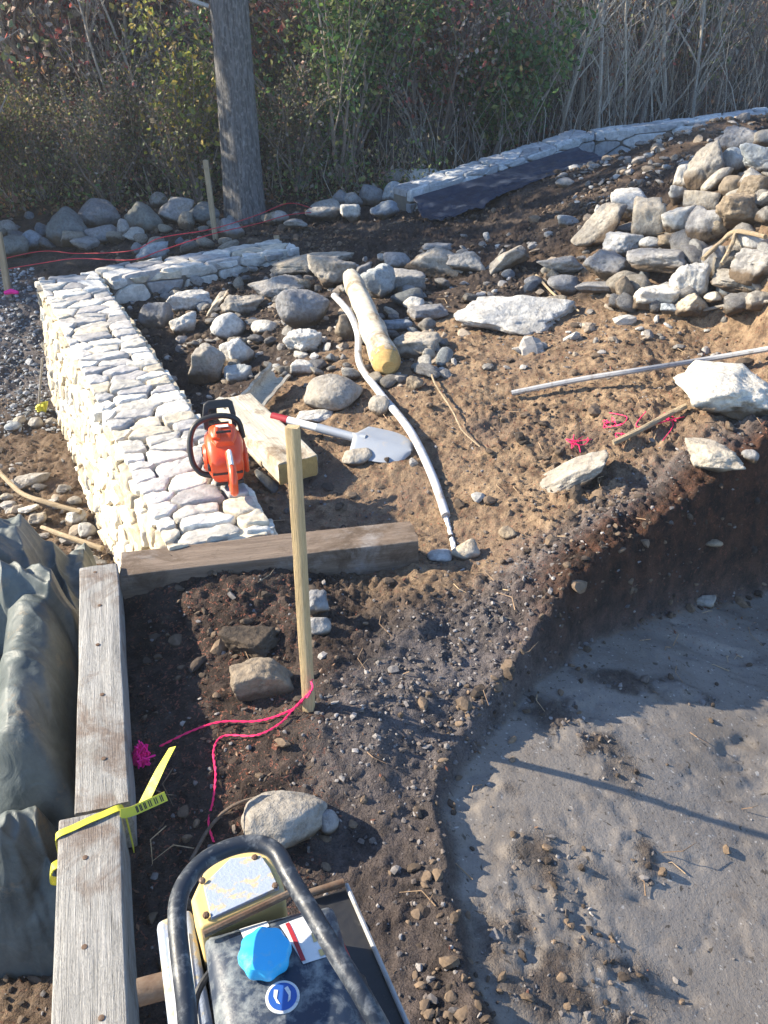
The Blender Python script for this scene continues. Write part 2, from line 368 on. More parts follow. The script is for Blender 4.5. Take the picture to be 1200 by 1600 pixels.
def mat_ground():
    t = NT('soil'); z = t.attr('zone'); w = t.attr('zone2'); zr = t.sep(z.outputs['Color']); wr = t.sep(w.outputs['Color'])
    nA = t.noise(2.2, 6, .65); nB = t.noise(14, 6, .7); nC = t.noise(70, 4, .75); nD = t.noise(190, 3, .7)
    dark = t.mix(t.step(nB, .38, .64), (.028,.020,.017), (.085,.062,.052)); dark = t.mix(t.step(nA, .48, .68), dark, (.10,.080,.068))
    red = t.mix(t.step(nB, .36, .62), (.115,.075,.05), (.37,.265,.17)); red = t.mix(t.step(nA, .48, .66), red, (.18,.13,.098))
    red = t.mix(t.step(nC, .6, .68), red, (.33,.14,.09))
    grav = t.mix(t.step(nB, .35, .65), (.075,.066,.066), (.175,.155,.155))
    sand = t.mix(t.step(nA, .35, .7), (.175,.155,.138), (.255,.23,.208)); sand = t.mix(t.step(t.noise(1.1, 4, .6, dist=1.), .5, .66), sand, (.145,.128,.113)); sand = t.mix(t.step(nB, .52, .78), sand, (.165,.137,.115))
    sand = t.mix(t.step(t.noise(38, 3, .5, dist=.6), .66, .70), sand, (.085,.072,.06)); sand = t.mix(t.step(t.noise(110, 3, .6), .62, .68), sand, (.10,.085,.072)); sand = t.mix(t.step(t.noise(64, 2, .5), .68, .72), sand, (.34,.32,.30))
    wood = t.mix(t.step(nC, .4, .6), (.05,.036,.024), (.17,.105,.06)); wood = t.mix(t.step(nA, .45, .6), wood, (.07,.065,.035))
    a = t.mix(zr[2], dark, red); a = t.mix(zr[1], a, grav); a = t.mix(wr[0], a, wood); a = t.mix(zr[0], a, sand)
    a = t.mix(wr[1], a, t.mix(t.step(nB, .4, .6), (.028,.02,.017), (.085,.043,.028)))
    sp = t.ramp(nD, [(.28, (.6,.6,.6)), (.5, (1,1,1)), (.75, (1.35,1.33,1.3))]); a = t.mix(t.mix(zr[0], (.9,.9,.9), (.35,.35,.35)), a, t.mix(1, a, sp, 'MULTIPLY'))
    # red-brown bark chips strewn in the mulched soil
    chips = t.mix(t.step(t.noise(85, 2, .5, dist=1.2), .60, .66), a, (.24,.10,.07)); a = t.mix(wr[2], a, chips)
    t.set('Base Color', a).set('Roughness', .95); t.b.inputs['Specular IOR Level'].default_value = .2
    calm = lambda n: t.mix(zr[0], n, t.mix(.82, n, (.5,.5,.5)))
    p = t.bump(calm(nB), .03, .6); p = t.bump(calm(nC), .014, .8, p); t.bump(calm(nD), .005, .9, p); return t.m
M['soil'] = mat_ground()
def mat_attr(name, rough=.9, bump=.003, scale=60, trans=0, mul=1):
    t = NT(name); a = t.attr('Col').outputs['Color']; n = t.noise(scale, 4, .7)
    a = t.mix(1, a, t.ramp(n, [(.3, (.65*mul,)*3), (.7, (1.3*mul,)*3)]), 'MULTIPLY')
    t.set('Base Color', a).set('Roughness', rough)
    if bump: t.bump(n, bump, .8)
    if trans:
        tr = t.n.new('ShaderNodeBsdfTranslucent'); t.l.new(a, tr.inputs[0]); mx = t.n.new('ShaderNodeMixShader'); mx.inputs[0].default_value = trans
        t.l.new(t.b.outputs[0], mx.inputs[1]); t.l.new(tr.outputs[0], mx.inputs[2]); t.l.new(mx.outputs[0], t.n['Material Output'].inputs[0])
    return t.m
M['scatter'] = mat_attr('pebble'); M['leaf'] = mat_attr('leaf', .55, 0, 40, .4); M['twig'] = mat_attr('twig', .85, .002, 90)
M['wallstone'] = mat_attr('wall_stone', .9, .007, 24)
def mat_wood(name, c1, c2, c3, scale=1., knots=True, rough=.85, dirt=None):
    t = NT(name); v = t.co((1.2*scale, 22*scale, 22*scale)); n = t.noise(3, 6, .7, v, .3); n2 = t.noise(9, 4, .7, t.co((1.5*scale, 60*scale, 60*scale)))
    st = t.noise(5, 5, .7)
    a = t.mix(t.step(n, .35, .65), c1, c2); a = t.mix(t.step(st, .56, .72), a, c3)
    a = t.mix(1, a, t.ramp(n2, [(.3, (.55,.54,.53)), (.46, (1,1,1)), (.7, (1.15,1.15,1.15))]), 'MULTIPLY')
    if dirt:
        a = t.mix(t.step(t.noise(6.5, 6, .72, dist=.5), .52, .66), a, dirt)
        kn = t.vor(4.5, t.co((.9, 2.2, 2.2))); a = t.mix(t.ramp(kn, [(.03, (1,1,1)), (.09, (0,0,0))]), a, tuple(x*.3 for x in c3))
    t.set('Base Color', a).set('Roughness', rough); p = t.bump(n, .006, .9); t.bump(n2, .004, 1, p); return t.m
M['oldwood'] = mat_wood('weathered_timber', (.23,.225,.215), (.43,.415,.39), (.19,.17,.15), dirt=(.19,.15,.125))
M['brownwood'] = mat_wood('brown_timber', (.16,.115,.085), (.25,.19,.145), (.30,.27,.25), dirt=(.11,.075,.05))
M['newwood'] = mat_wood('fresh_wood', (.58,.42,.22), (.66,.50,.28), (.55,.40,.24), rough=.7)
M['palewood'] = mat_wood('pale_wood', (.55,.48,.37), (.72,.66,.54), (.42,.34,.24), dirt=(.26,.19,.125))
M['ochre'] = mat_wood('ochre_cut_wood', (.58,.36,.12), (.66,.44,.16), (.4,.24,.1))
M['stick'] = mat_wood('dry_stick', (.32,.24,.15), (.45,.36,.24), (.24,.18,.12))
M['greystick'] = mat_wood('grey_stick', (.24,.22,.19), (.36,.33,.29), (.18,.16,.14))
def mat_bark(name, c1, c2, s=1):
    t = NT(name); v = t.co((16*s, 16*s, 2.2*s)); n = t.noise(2.2, 6, .7, v, .6); vv = t.vor(1.6, v, 'DISTANCE_TO_EDGE')
    a = t.mix(t.step(n, .35, .65), c1, c2); a = t.mix(t.step(vv, .02, .18), tuple(x*.45 for x in c1), a)
    t.set('Base Color', a).set('Roughness', .95); p = t.bump(vv, .03, 1); t.bump(n, .015, .8, p); return t.m
def mat_bark2(name, c1, c2):
    t = NT(name); n = t.noise(3.2, 8, .72, t.co((13, 13, 1.5)), 1.0); m = t.noise(6, 4, .6, t.co((9, 9, 4)))
    a = t.mix(t.step(n, .40, .60), tuple(x*.4 for x in c1), c1); a = t.mix(t.step(m, .5, .7), a, c2)
    t.set('Base Color', a).set('Roughness', .95); p = t.bump(n, .05, 1); t.bump(m, .01, .8, p); return t.m
M['bark'] = mat_bark2('tree_bark', (.24,.235,.24), (.34,.33,.32)); M['bark2'] = mat_bark('sapling_bark', (.11,.095,.08), (.2,.17,.14), 2)
def mat_plain(name, c, rough=.5, metal=0, grime=None, gs=12, ga=.5, gb=.66, coat=0, bump=0):
    t = NT(name); a = c
    if grime: a = t.mix(t.step(t.noise(gs, 6, .7, dist=.3), ga, gb), c, grime)
    t.set('Base Color', a).set('Metallic', metal)
    if grime: t.set('Roughness', t.ramp(t.noise(gs*2, 5, .7), [(.3, (rough*.8,)*3), (.7, (min(1, rough*1.5),)*3)]))
    else: t.set('Roughness', rough)
    if coat: t.b.inputs['Coat Weight'].default_value = coat
    if bump: t.bump(t.noise(gs*5, 4, .7), bump, .6)
    return t.m
M['orange'] = mat_plain('orange_plastic', (.78,.085,.018), .32, 0, (.5,.13,.05), 30, .62, .75, .3)
M['black'] = mat_plain('black_plastic', (.018,.018,.02), .42, 0, (.10,.09,.08), 40, .6, .75)
M['tube'] = mat_plain('painted_tube', (.018,.024,.036), .42, .1, (.19,.20,.21), 38, .5, .70, bump=.0006)
M['tank'] = mat_plain('dusty_blue_black_tank', (.014,.026,.052), .42, 0, (.20,.22,.23), 34, .47, .66, bump=.0006)
M['yellow'] = mat_plain('worn_yellow_paint', (.58,.42,.17), .55, 0, (.42,.36,.26), 22, .55, .75, bump=.001)
M['greypaint'] = mat_plain('worn_grey_paint', (.28,.33,.43), .6, 0, (.42,.36,.24), 46, .52, .60, bump=.002)
M['label'] = mat_plain('white_label', (.66,.67,.68), .5, 0, (.35,.35,.34), 40, .52, .7)
M['bluecap'] = mat_plain('blue_cap_plastic', (.04,.46,.86), .42, 0, (.22,.5,.72), 60, .55, .75, .2)
M['bluelogo'] = mat_plain('blue_emblem', (.02,.09,.36), .4)
M['red'] = mat_plain('red_paint', (.34,.02,.03), .5)
M['whitep'] = mat_plain('white_paint', (.75,.75,.74), .5)
M['pink'] = mat_plain('pink_twine', (.85,.02,.14), .7); M['hotpink'] = mat_plain('hot_pink_twine', (.95,.01,.30), .7)
M['redline'] = mat_plain('red_line', (.55,.03,.05), .7)
M['strap'] = mat_plain('yellow_ribbon', (.58,.55,.05), .5, 0, (.36,.35,.13), 40, .6, .72)
M['rust'] = mat_plain('rusty_steel', (.12,.07,.045), .7, .3, (.2,.15,.11), 20, .45, .7, bump=.002)
M['steel'] = mat_plain('galvanised_steel', (.30,.33,.38), .55, .2, (.40,.36,.32), 16, .55, .75)
M['pvc'] = mat_plain('pale_pipe', (.50,.51,.53), .45, 0, (.28,.24,.20), 14, .48, .64)
M['greyrod'] = mat_plain('grey_rod', (.36,.36,.37), .6, .2, (.2,.18,.16), 30, .5, .7)
M['fabric'] = mat_plain('black_landscape_cloth', (.012,.022,.05), .5, 0, (.03,.045,.08), 10, .5, .7, bump=.003)
M['mortar'] = mat_plain('mortar', (.16,.145,.125), .95, 0, (.19,.17,.14), 30, .45, .6, bump=.01)
def mat_tarp():
    t = NT('tarpaulin'); n = t.noise(5, 6, .7, dist=.4); g = t.geo = t.n.new('ShaderNodeNewGeometry')
    a = t.mix(t.step(n, .4, .65), (.055,.070,.072), (.125,.142,.138)); a = t.mix(t.step(t.noise(9, 6, .8), .58, .72), a, (.20,.16,.11))
    t.set('Base Color', a); t.set('Roughness', .58); w = t.noise(240, 2, .5)
    p = t.bump(t.noise(9, 4, .5, dist=1.6), .012, .7); t.bump(w, .001, .5, p); return t.m
M['tarp'] = mat_tarp()

# ------------------------------------------------------------------ GROUND
def graded(lo, hi, c, fine, n):
    t0 = math.asinh((lo-c)/fine); t1 = math.asinh((hi-c)/fine); return c+fine*np.sinh(np.linspace(t0, t1, n))
gx = graded(-25, 25, .15, 1.3, 1150); gy = graded(-6, 70, 2.3, 1.4, 1150)
X, Y = np.meshgrid(gx, gy); Z = ground(X, Y)
V = np.stack([X, Y, Z], 2).reshape(-1, 3); nx, ny = len(gx), len(gy)
idx = np.arange(nx*ny).reshape(ny, nx)
F = np.stack([idx[:-1, :-1], idx[:-1, 1:], idx[1:, 1:], idx[1:, :-1]], 2).reshape(-1, 4)
me = nmesh('ground', V, F)
def zones(x, y):
    pd = sdist(x, y, pitline)+.03*fbm(x*6, y*6, s=5)+.012*fbm(x*22, y*22, s=6)
    sand = sstep(-.015, .02, pd)
    n = fbm(x*2.5, y*2.5, s=31)
    grav = (1-sstep(.18, .42, -pd+.12*n))*(1-sand)*(1-.75*sstep(1.9, 1.2, y))*(1-.45*sstep(.9, 1.6, x)*sstep(0., -.05, pd)*sstep(-.2, -.08, pd))
    c = (x-.6)**2/1.7+(y-3.4)**2/1.25; red = sstep(1.35, .75, c+.35*n); red = np.maximum(red, .75*sstep(.6, 1.2, x)*sstep(3.0, 3.6, y)*sstep(5.6, 4.8, y))
    st = sdist(x, y, stepline); leftg = sstep(.1, .3, st)*sstep(5.0, 5.6, y+.3*n)*sstep(7.0, 6.4, y)
    leftb = sstep(.1, .3, st)*sstep(5.4, 4.8, y)*.55
    rut = sstep(1.0, 1.8, x-.1*y)*sstep(5.4, 6, y)*sstep(8.4, 8.0, y)*.6*sstep(-.2, .4, n)
    red = np.clip(np.maximum(np.maximum(red, leftb), rut), 0, 1)
    wood = sstep(8.0, 8.8, y-.5*np.clip(x, 0, 4)+.3*n)
    grav = np.clip(np.maximum(grav, leftg), 0, 1)
    sand = sand*(1-.75*scuff(x, y)*sstep(-.25, .25, fbm(x*14, y*14, s=62)))
    bank = sstep(.25, .6, x)*np.exp(-((pd+.11)/.11)**4)*(1-sand)
    mulch = sstep(-.02, -.1, st)*sstep(2.45, 2.3, y)*sstep(-.1, -.35, x+.12*n)*sstep(.8, 1.1, y)
    mulch = np.maximum(mulch, red*.35)
    return sand, grav, red, wood, bank, mulch
sa, gr, re, wo, ba, mu = [a.ravel() for a in zones(X, Y)]
a = np.stack([sa, gr, re], 1); vcol(me, a, 'zone'); vcol(me, np.stack([wo, ba, mu], 1), 'zone2')
tag(link('ground', me, M['soil']), kind='structure')

rs = np.random.RandomState(4)
def spread(n, x0, x1, y0, y1, dens):
    x = rs.uniform(x0, x1, n); y = rs.uniform(y0, y1, n); k = rs.uniform(0, 1, n) < dens(x, y); x, y = x[k], y[k]
    return np.stack([x, y, ground(x, y)], 1)
def dens_gravel(x, y):
    s, g, r, w, b, m = zones(x, y); st = sdist(x, y, stepline); return (1-.85*b)*np.clip(g*.9+.10*(1-s)+.003*s+.18*scuff(x, y)-w, 0, 1)*(np.abs(st) > .1)
P1 = spread(44000, -1.2, 2.6, .6, 4.2, dens_gravel)
tag(scatter('gravel', M['scatter'], P1, rs.lognormal(-5.35, .42, len(P1)), 3, [(.14,.13,.13), (.19,.175,.17), (.10,.09,.09), (.26,.24,.23), (.14,.115,.10), (.11,.09,.08)]), kind='stuff')
def dens_clod(x, y):
    s, g, r, w, b, m = zones(x, y); pd = sdist(x, y, pitline); st = sdist(x, y, stepline)
    c = sstep(-.15, .35, fbm(x*1.4, y*1.4, s=41)); rim = np.exp(-((pd+.05)/.06)**2)
    return np.clip((.15+.85*c)*(1-s)*(1-.6*m)*(1-.75*g)+rim*.8+.015*s+.16*scuff(x, y), 0, 1)*(np.abs(st) > .08)
P2 = spread(60000, -2.6, 4.6, .7, 8.4, dens_clod)
tag(scatter('soil_clods', M['scatter'], P2, np.minimum(rs.lognormal(-4.85, .55, len(P2)), np.where(sdist(P2[:, 0], P2[:, 1], pitline) > .02, .014, .05)), 5, [(.075,.053,.037), (.12,.085,.058), (.05,.036,.027), (.17,.12,.08)], sub=2, flat=.8, bury=.35), kind='stuff')
def dens_rub(x, y):
    a = sstep(-1.9, -1.3, x)*sstep(3.6, 3.9, y)*sstep(6.2, 5.6, y)*sstep(2.6, 1.2, x); b = sstep(1.2, 1.8, x)*sstep(4.4, 4.9, y)
    st = sdist(x, y, stepline); l = sstep(.2, .3, st)*sstep(3.2, 3.5, y)*sstep(4.9, 4.3, y)
    return np.clip(np.maximum(np.maximum(a, b)*.8*(st < -.25), l)+.015*(st < -.25), 0, 1)*(sdist(x, y, pitline) < -.1)
P3 = spread(4200, -2.8, 4.6, 2.7, 8.2, dens_rub)
tag(scatter('rubble', M['scatter'], P3, rs.lognormal(-3.75, .42, len(P3)), 7, [(.24,.225,.215), (.32,.30,.28), (.17,.16,.15), (.28,.23,.18), (.40,.385,.36)], sub=2, bury=.3), kind='stuff')
def dens_rub2(x, y): return np.ones_like(x)*(sdist(x, y, stepline) > .25)
P4 = spread(7000, -4, -1.5, 5.0, 6.9, dens_rub2)
tag(scatter('crushed_gravel', M['scatter'], P4, rs.lognormal(-4.5, .4, len(P4)), 8, [(.24,.25,.27), (.34,.35,.37), (.17,.18,.19)]), kind='stuff')
# bark mulch flakes and dead leaf scraps on the soil
def dens_m(x, y): s, g, r, w, b, m = zones(x, y); return np.clip(m*.9+.05*(1-s), 0, 1)*(1-w)
P5 = spread(16000, -1.4, 2.6, .8, 5, dens_m); P5[:, 2] += .003
tag(quads_mesh('mulch_flakes', P5, .016, [(.22,.09,.06), (.16,.09,.055), (.11,.075,.05), (.30,.17,.10)], 6, M['leaf'], up=4, aspect=.45), kind='stuff')
# scraps of fallen root and twig on the dirt
mb = MB(); random.seed(21)
for i in range(260):
    x = random.uniform(-.6, 2.4); y = random.uniform(1.2, 5.4); a = random.uniform(0, 6.3); L = random.uniform(.03, .12)
    if sdist(np.array([x]), np.array([y]), stepline)[0] > -.1: continue
    z = gz(x, y)+.004; mb.tube([(x, y, z), (x+L*.5*math.cos(a), y+L*.5*math.sin(a), z+.01), (x+L*math.cos(a+.4), y+L*math.sin(a+.4), z)], [.0018, .0014, .0008], 4, c=random.choice([(.3,.2,.12), (.2,.13,.08), (.42,.3,.18)]))
tag(mb.build('twig_litter', M['twig'], col=True), kind='stuff')

# ------------------------------------------------------------------ ROCKS
_rid = [0]
SHADE = {'a': .8, 'b': .85, 's': .6, 'k': .75}
def rock(x0, y0, x1, y1, kind, col, label, group=None, T=None, name='stone', up=0., sink=.22, hk=1.12, cat='stone', dr=None, sub=5, gk=1.1):
    """a stone standing where the ray through its middle meets the ground. T = (length px, thickness px, roll degrees) for tilted ones"""
    _rid[0] += 1; seed = _rid[0]; rr = random.Random(seed)
    cx, cy = (x0+x1)/2, (y0+y1)/2; w, h = x1-x0, y1-y0; roll = 0
    if T: w, h, roll = T
    w *= gk; h *= gk; sub = 5 if w > 60 else 4
    lift = .03
    for _ in range(3):
        p = hit(cx, cy, lift+up); d = depth_of(p); sx = d/FPX
        el = math.asin(min(.99, (CAMZ-p.z)/ (p-Vector((0,0,CAMZ))).length))
        Wd = w*sx; Dp = Wd*(dr or SHADE[kind])
        Dp = min(Dp, h*sx/math.sin(el)*.9)
        Ht = max(.3*min(Wd, h*sx*1.6), (h*sx-.62*Dp*math.sin(el))/math.cos(el))*hk
        lift = Ht*(.5-sink)
    V, F = rock_arrays(seed*7+1, kind, sub)
    me = nmesh(name, V*np.array([Wd, Dp, Ht]), F)
    rz = rr.uniform(-.25, .25)
    o = link(name, me, M[col], None, p)
    # roll about the viewing direction, then a little turn about the upright
    vd = Vector((p.x, p.y, 0)).normalized(); yaw = math.atan2(-vd.x, vd.y)
    Rm = Matrix.Rotation(yaw, 3, 'Z') @ Matrix.Rotation(R(-roll), 3, 'Y') @ Matrix.Rotation(rz, 3, 'Z') @ Matrix.Rotation(rr.uniform(-.12, .12), 3, 'X')
    o.rotation_euler = Rm.to_euler()
    tag(o, label, cat, group); return o
# named stones of the heap inside the corner of the wall
g1 = 'loose stones inside the wall corner'
for a in [
 (217,471,267,517,'a','grey','grey pointed stone nearest the inner face of the light stone wall'),
 (262,456,326,488,'s','white','pale flat slab lying below the far wing of the stone wall'),
 (267,490,306,526,'a','white','pale blocky stone right below the flat slab near the wall wing'),
 (346,460,410,498,'a','tan','flat tan stone resting behind the white round stone inside the wall'),
 (331,490,383,535,'b','white','whitish rounded stone in the middle of the rubble inside the wall'),
 (394,433,475,472,'a','grey','grey wedge stone in front of the end of the far wing'),
 (436,452,513,517,'b','grey','large round grey boulder just left of the leaning peeled log'),
 (294,541,351,601,'k','tan','tan cube-shaped block closest to the wall top, above the chainsaw'),
 (346,532,395,577,'s','white','square white slab right of the tan cube-shaped block'),
 (352,571,393,601,'s','blue','bluish flat chip of stone below the square white slab'),
 (394,500,432,522,'b','white','small oval white stone between round grey boulder and whitish stone'),
 (445,513,502,556,'a','white','jagged white stone below the large round grey boulder'),
 (524,493,557,535,'a','brown','brown wedge stone tucked beside the left edge of the peeled log'),
 (567,418,615,475,'a','blue','bluish angular stone right behind the upper part of the peeled log'),
 (602,395,641,424,'b','grey','small rounded grey stone at the back left of the big tan slab'),
 (610,424,664,458,'k','grey','grey block wedged under the left end of the big tan slab'),
 (700,393,756,431,'a','grey','grey stone propped behind the right end of the big tan slab'),
 (612,453,660,482,'b','dark','low dark stone right of the bluish angular stone'),
 (631,464,662,488,'b','white','small bright white stone left of the big flat white rock'),
 (640,476,697,501,'s','grey','light grey flat stone below the small bright white stone'),
 (617,519,692,558,'a','tan','tan flattened stone right of the cut end of the peeled log'),
 (592,498,642,520,'s','blue','bluish slab lying between peeled log and tan flattened stone'),
 (479,590,569,650,'b','tan','light tan boulder sitting above the shovel blade'),
 (462,640,520,660,'s','white','thin pale slab under the boulder behind the shovel handle'),
 (577,618,608,652,'b','tan','small tan stone against the left side of the pale pipe'),
 (535,699,578,730,'b','tan','small tan cobble lying below the shovel blade'),
 (634,588,662,613,'a','brown','muddy lump of stone below the cut end of the log'),
 (455,563,492,590,'s','white','thin white chip of stone above the light tan boulder'),
 (820,432,846,450,'b','grey','small grey cobble at the upper right of the flat white rock'),
 (660,379,704,394,'s','grey','thin flat stone lying on top behind the big tan slab'),
]: rock(*a, group=g1)
rock(312,454,358,508,'s','tan','narrow tan slab standing on edge and leaning right inside the wall', g1, T=(62,17,52))
rock(430,388,547,434,'s','tan','long flat tan stone at the end of the far wing of the wall', g1, T=(118,32,9))
rock(484,400,552,450,'a','tan','tan and grey boulder the peeled log leans against', g1, up=.05)
rock(642,386,741,440,'s','tan','big tan slab at the back of the rubble, tilted down to the right', g1, T=(104,40,-15))
rock(749,384,817,436,'s','tan','tan slab tilted up to the right beyond the flat white rock', g1, T=(78,30,33))
rock(721,447,890,532,'a','white','big flat white rock in the middle of the dirt', g1, hk=.75, dr=.8)
rock(556,412,580,440,'a','grey','little grey stone behind the head of the peeled log', g1)
g2 = 'stones lying on the dirt slope'
for a in [
 (707,846,748,876,'b','tan','tan pebble-round stone at the lower end of the white rope'),
 (668,858,705,879,'b','white','small white oblong stone left of the tan stone by the rope end'),
 (780,822,806,844,'b','brown','little brown stone half buried above the gravel rim'),
 (1069,690,1160,748,'a','tan','tan craggy stone below the big white rock at the right edge'),
 (1061,572,1225,656,'a','white','big white rock at the right edge with mud on its lower side'),
 (1160,700,1185,722,'b','grey','little grey stone right of the tan craggy stone'),
 (872,335,903,358,'b','blue','lone bluish stone on the dark soil left of the big tilted block'),
 (869,278,898,293,'b','grey','lone small grey stone on the soil below the black cloth'),
 (1085,928,1116,950,'a','tan','lone stone lying on the shaded sand at the foot of the bank'),
 (362,1031,467,1094,'s','brown','flat brown mossy stone left of the upright wooden stake'),
 (383,1235,507,1323,'b','tan','smooth light boulder just beyond the black tube of the machine'),
 (494,1266,528,1307,'b','grey','small grey stone touching the right side of the smooth light boulder'),
 (478,926,513,962,'a','grey','grey stone right behind the upright stake, upper of two'),
 (480,961,516,996,'b','grey','rounded grey stone right behind the upright stake, lower of two'),
 (1100,840,1128,856,'b','brown','small stone sticking out of the dark bank'),
]: rock(*a, group=g2)
rock(847,704,945,777,'s','tan','elongated tan stone lying askew on the dirt above the bank', g2, T=(112,42,33))
# heap at the right
g3 = 'heap of quarry stones on the right'
rock(902,312,977,396,'k','tan','tall tan block tilted to the right at the left front of the heap', g3, T=(88,46,48), up=.05)
for a in [
 (985,318,1037,382,'k','tan','tan block with a flat face right of the tall tilted block'),
 (958,300,1030,344,'a','white','whitish stone behind the gap between the two tan blocks'),
 (945,364,1002,404,'a','white','whitish crusty stone under the tall tilted block'),
 (914,393,984,438,'a','grey','grey pitted stone at the lower left front of the heap'),
 (1034,324,1084,368,'a','white','whitish flat-topped stone right of the flat-faced tan block'),
 (1070,298,1122,334,'k','tan','light tan brick-like stone in the middle of the heap'),
 (1074,326,1124,376,'a','grey','grey stone below the light tan brick-like stone'),
 (1119,305,1200,362,'a','brown','big muddy brown stone at the right of the heap'),
 (1054,262,1082,302,'a','white','whitish stone with green moss at the upper left of the heap'),
 (1046,290,1078,318,'a','white','whitish stone right under the mossy whitish stone'),
 (1074,227,1130,300,'a','tan','large tan-grey pointed stone standing high in the heap'),
 (1122,202,1184,244,'a','grey','grey peaked stone at the very top of the heap'),
 (1129,234,1167,275,'b','blue','bluish rounded stone under the peaked top stone'),
 (1154,226,1215,278,'a','blue','bluish slab right of the bluish rounded stone'),
 (1125,277,1160,312,'b','brown','squat brown-grey stone below the bluish rounded stone'),
 (1152,274,1212,318,'a','brown','muddy lump of stone at the right edge above the big brown one'),
 (1000,370,1034,391,'b','white','small pale stone on top of the pitted dark-bottomed slab'),
 (1026,364,1076,390,'a','brown','brown rough stone on top of the pitted slab'),
 (1098,386,1134,442,'k','grey','grey upright block below the bent brown branch'),
 (1146,390,1215,440,'a','grey','broad grey stone at the right edge under the branch'),
 (1049,412,1104,474,'a','white','bright white irregular stone in the lower heap'),
 (1116,420,1190,454,'a','tan','tan flattened stone below the broad grey stone'),
 (990,446,1062,484,'s','white','white oblong stone at the foot of the heap'),
 (1056,458,1112,496,'a','tan','tan stone with mud at the foot of the heap'),
 (1100,456,1126,474,'b','white','tiny white stone beside the muddy tan stone at the heap foot'),
 (1160,368,1200,394,'b','white','whitish oval stone under the end of the bent branch'),
 (1033,474,1058,492,'a','blue','small bluish stone below the white oblong stone'),
 (844,399,908,431,'a','grey','grey stone left of the pitted stone, between heap and slabs'),
 (857,430,902,460,'b','grey','low rounded grey stone right of the flat white rock'),
 (900,438,954,456,'s','grey','thin grey slab left of the white oblong stone'),
 (1165,455,1205,485,'a','tan','tan stone at the right edge above the grey rod'),
 (1180,205,1215,232,'b','tan','rounded tan stone at the top right edge of the picture heap'),
]: rock(*a, group=g3, up=.03)
rock(983,384,1080,428,'s','grey','long grey slab with dark pits and a shaded underside in the heap', g3, T=(98,36,4), up=.05)
rock(1100,262,1142,302,'b','tan','rounded tan stone leaning on the big pointed stone', g3, T=(50,25,45), up=.08)
rock(348,974,432,1026,'a','soilc','dark brown clod of earth lying above the flat mossy stone', 'stones lying on the dirt slope', name='earth_clod', cat='clod')
rock(962,434,992,478,'a','brown','upright clod-like brown stone left of the bright white stone', g3)
# boulders along the edge of the woods
g4 = 'boulders along the edge of the woods'
for a in [
 (75,329,136,386,'b','dark','large dark boulder left of the big light one at the wood edge'),
 (125,314,185,360,'b','grey','large light grey boulder in the row left of the tree'),
 (200,320,252,366,'b','dark','large dark boulder right of the big light grey one'),
 (235,302,261,326,'b','grey','small grey boulder perched behind the dark one'),
 (250,311,302,356,'a','grey','boulder with a lit pointed side left of the wooden stake'),
 (297,318,342,350,'b','dark','dark boulder between the stake and the tree trunk'),
 (34,361,66,393,'b','blue','bluish boulder right of the leftmost ones'),
 (0,370,43,404,'b','dark','dark boulder at the left edge, lower one'),
 (-5,345,26,371,'b','grey','grey boulder at the left edge, upper one'),
 (184,344,204,373,'b','grey','narrow grey stone between the two large dark boulders'),
 (214,378,262,411,'a','blue','bluish white stone with a lit top beyond the wall wing'),
 (337,341,381,372,'a','grey','grey stone at the foot of the wooden stake'),
 (424,330,451,351,'b','grey','grey stone right of the foot of the tree'),
 (135,352,185,378,'b','grey','low grey stone under the large light grey boulder'),
 (476,313,532,347,'b','grey','broad grey boulder first to the right of the tree'),
 (520,300,545,322,'b','grey','small grey boulder behind the broad one right of the tree'),
 (532,302,566,326,'b','grey','round grey boulder between the broad one and the big pair'),
 (530,318,563,344,'a','white','pale stone in front of the round grey boulder'),
 (562,290,599,321,'b','grey','tall grey boulder near the corner of the black cloth'),
 (580,314,622,343,'a','blue','bluish boulder below the tall one at the cloth corner'),
 (600,265,646,291,'b','grey','grey boulder at the top where the far wall begins'),
 (598,286,638,321,'b','blue','large bluish boulder against the left edge of the black cloth'),
 (640,266,682,296,'a','white','pale stone at the start of the far wall caps'),
 (445,342,480,358,'a','grey','low grey stone between the tree foot and broad boulder'),
]: rock(*a, group=g4, name='boulder', cat='boulder', up=.02)
# stones left of the wall
g5 = 'small stones left of the wall'
for i, (x0, y0, x1, y1, k, c, l) in enumerate([
 (8,658,34,675,'b','blue','bright bluish stone farthest left in the cluster on the dark soil'), (22,650,40,666,'b','tan','tan stone on top of the cluster left of the wall'),
 (45,652,66,672,'b','grey','round grey stone in the middle of the small cluster'), (72,652,88,666,'b','tan','small tan stone at the right end of the cluster'),
 (20,738,76,762,'s','grey','broad flat stone half buried above the left stick'), (102,796,134,822,'a','white','whitish stone under the end of the upper stick'),
 (124,817,150,845,'b','white','bright white stone between the two sticks'), (45,800,72,822,'a','tan','tan pointed stone between the sticks'),
 (2,768,22,784,'b','tan','small tan stone at the left edge by the stick'), (88,755,112,772,'a','tan','tan stone next to the wall above the sticks'),
 (30,790,60,802,'s','white','thin whitish stone below the upper stick'), (104,775,126,790,'b','tan','tan pebble touching the foot of the wall'),
 (139,865,158,884,'b','white','white pebble at the far end of the long timber'),
 ]): rock(x0, y0, x1, y1, k, c, l, group=g5, hk=1.1)
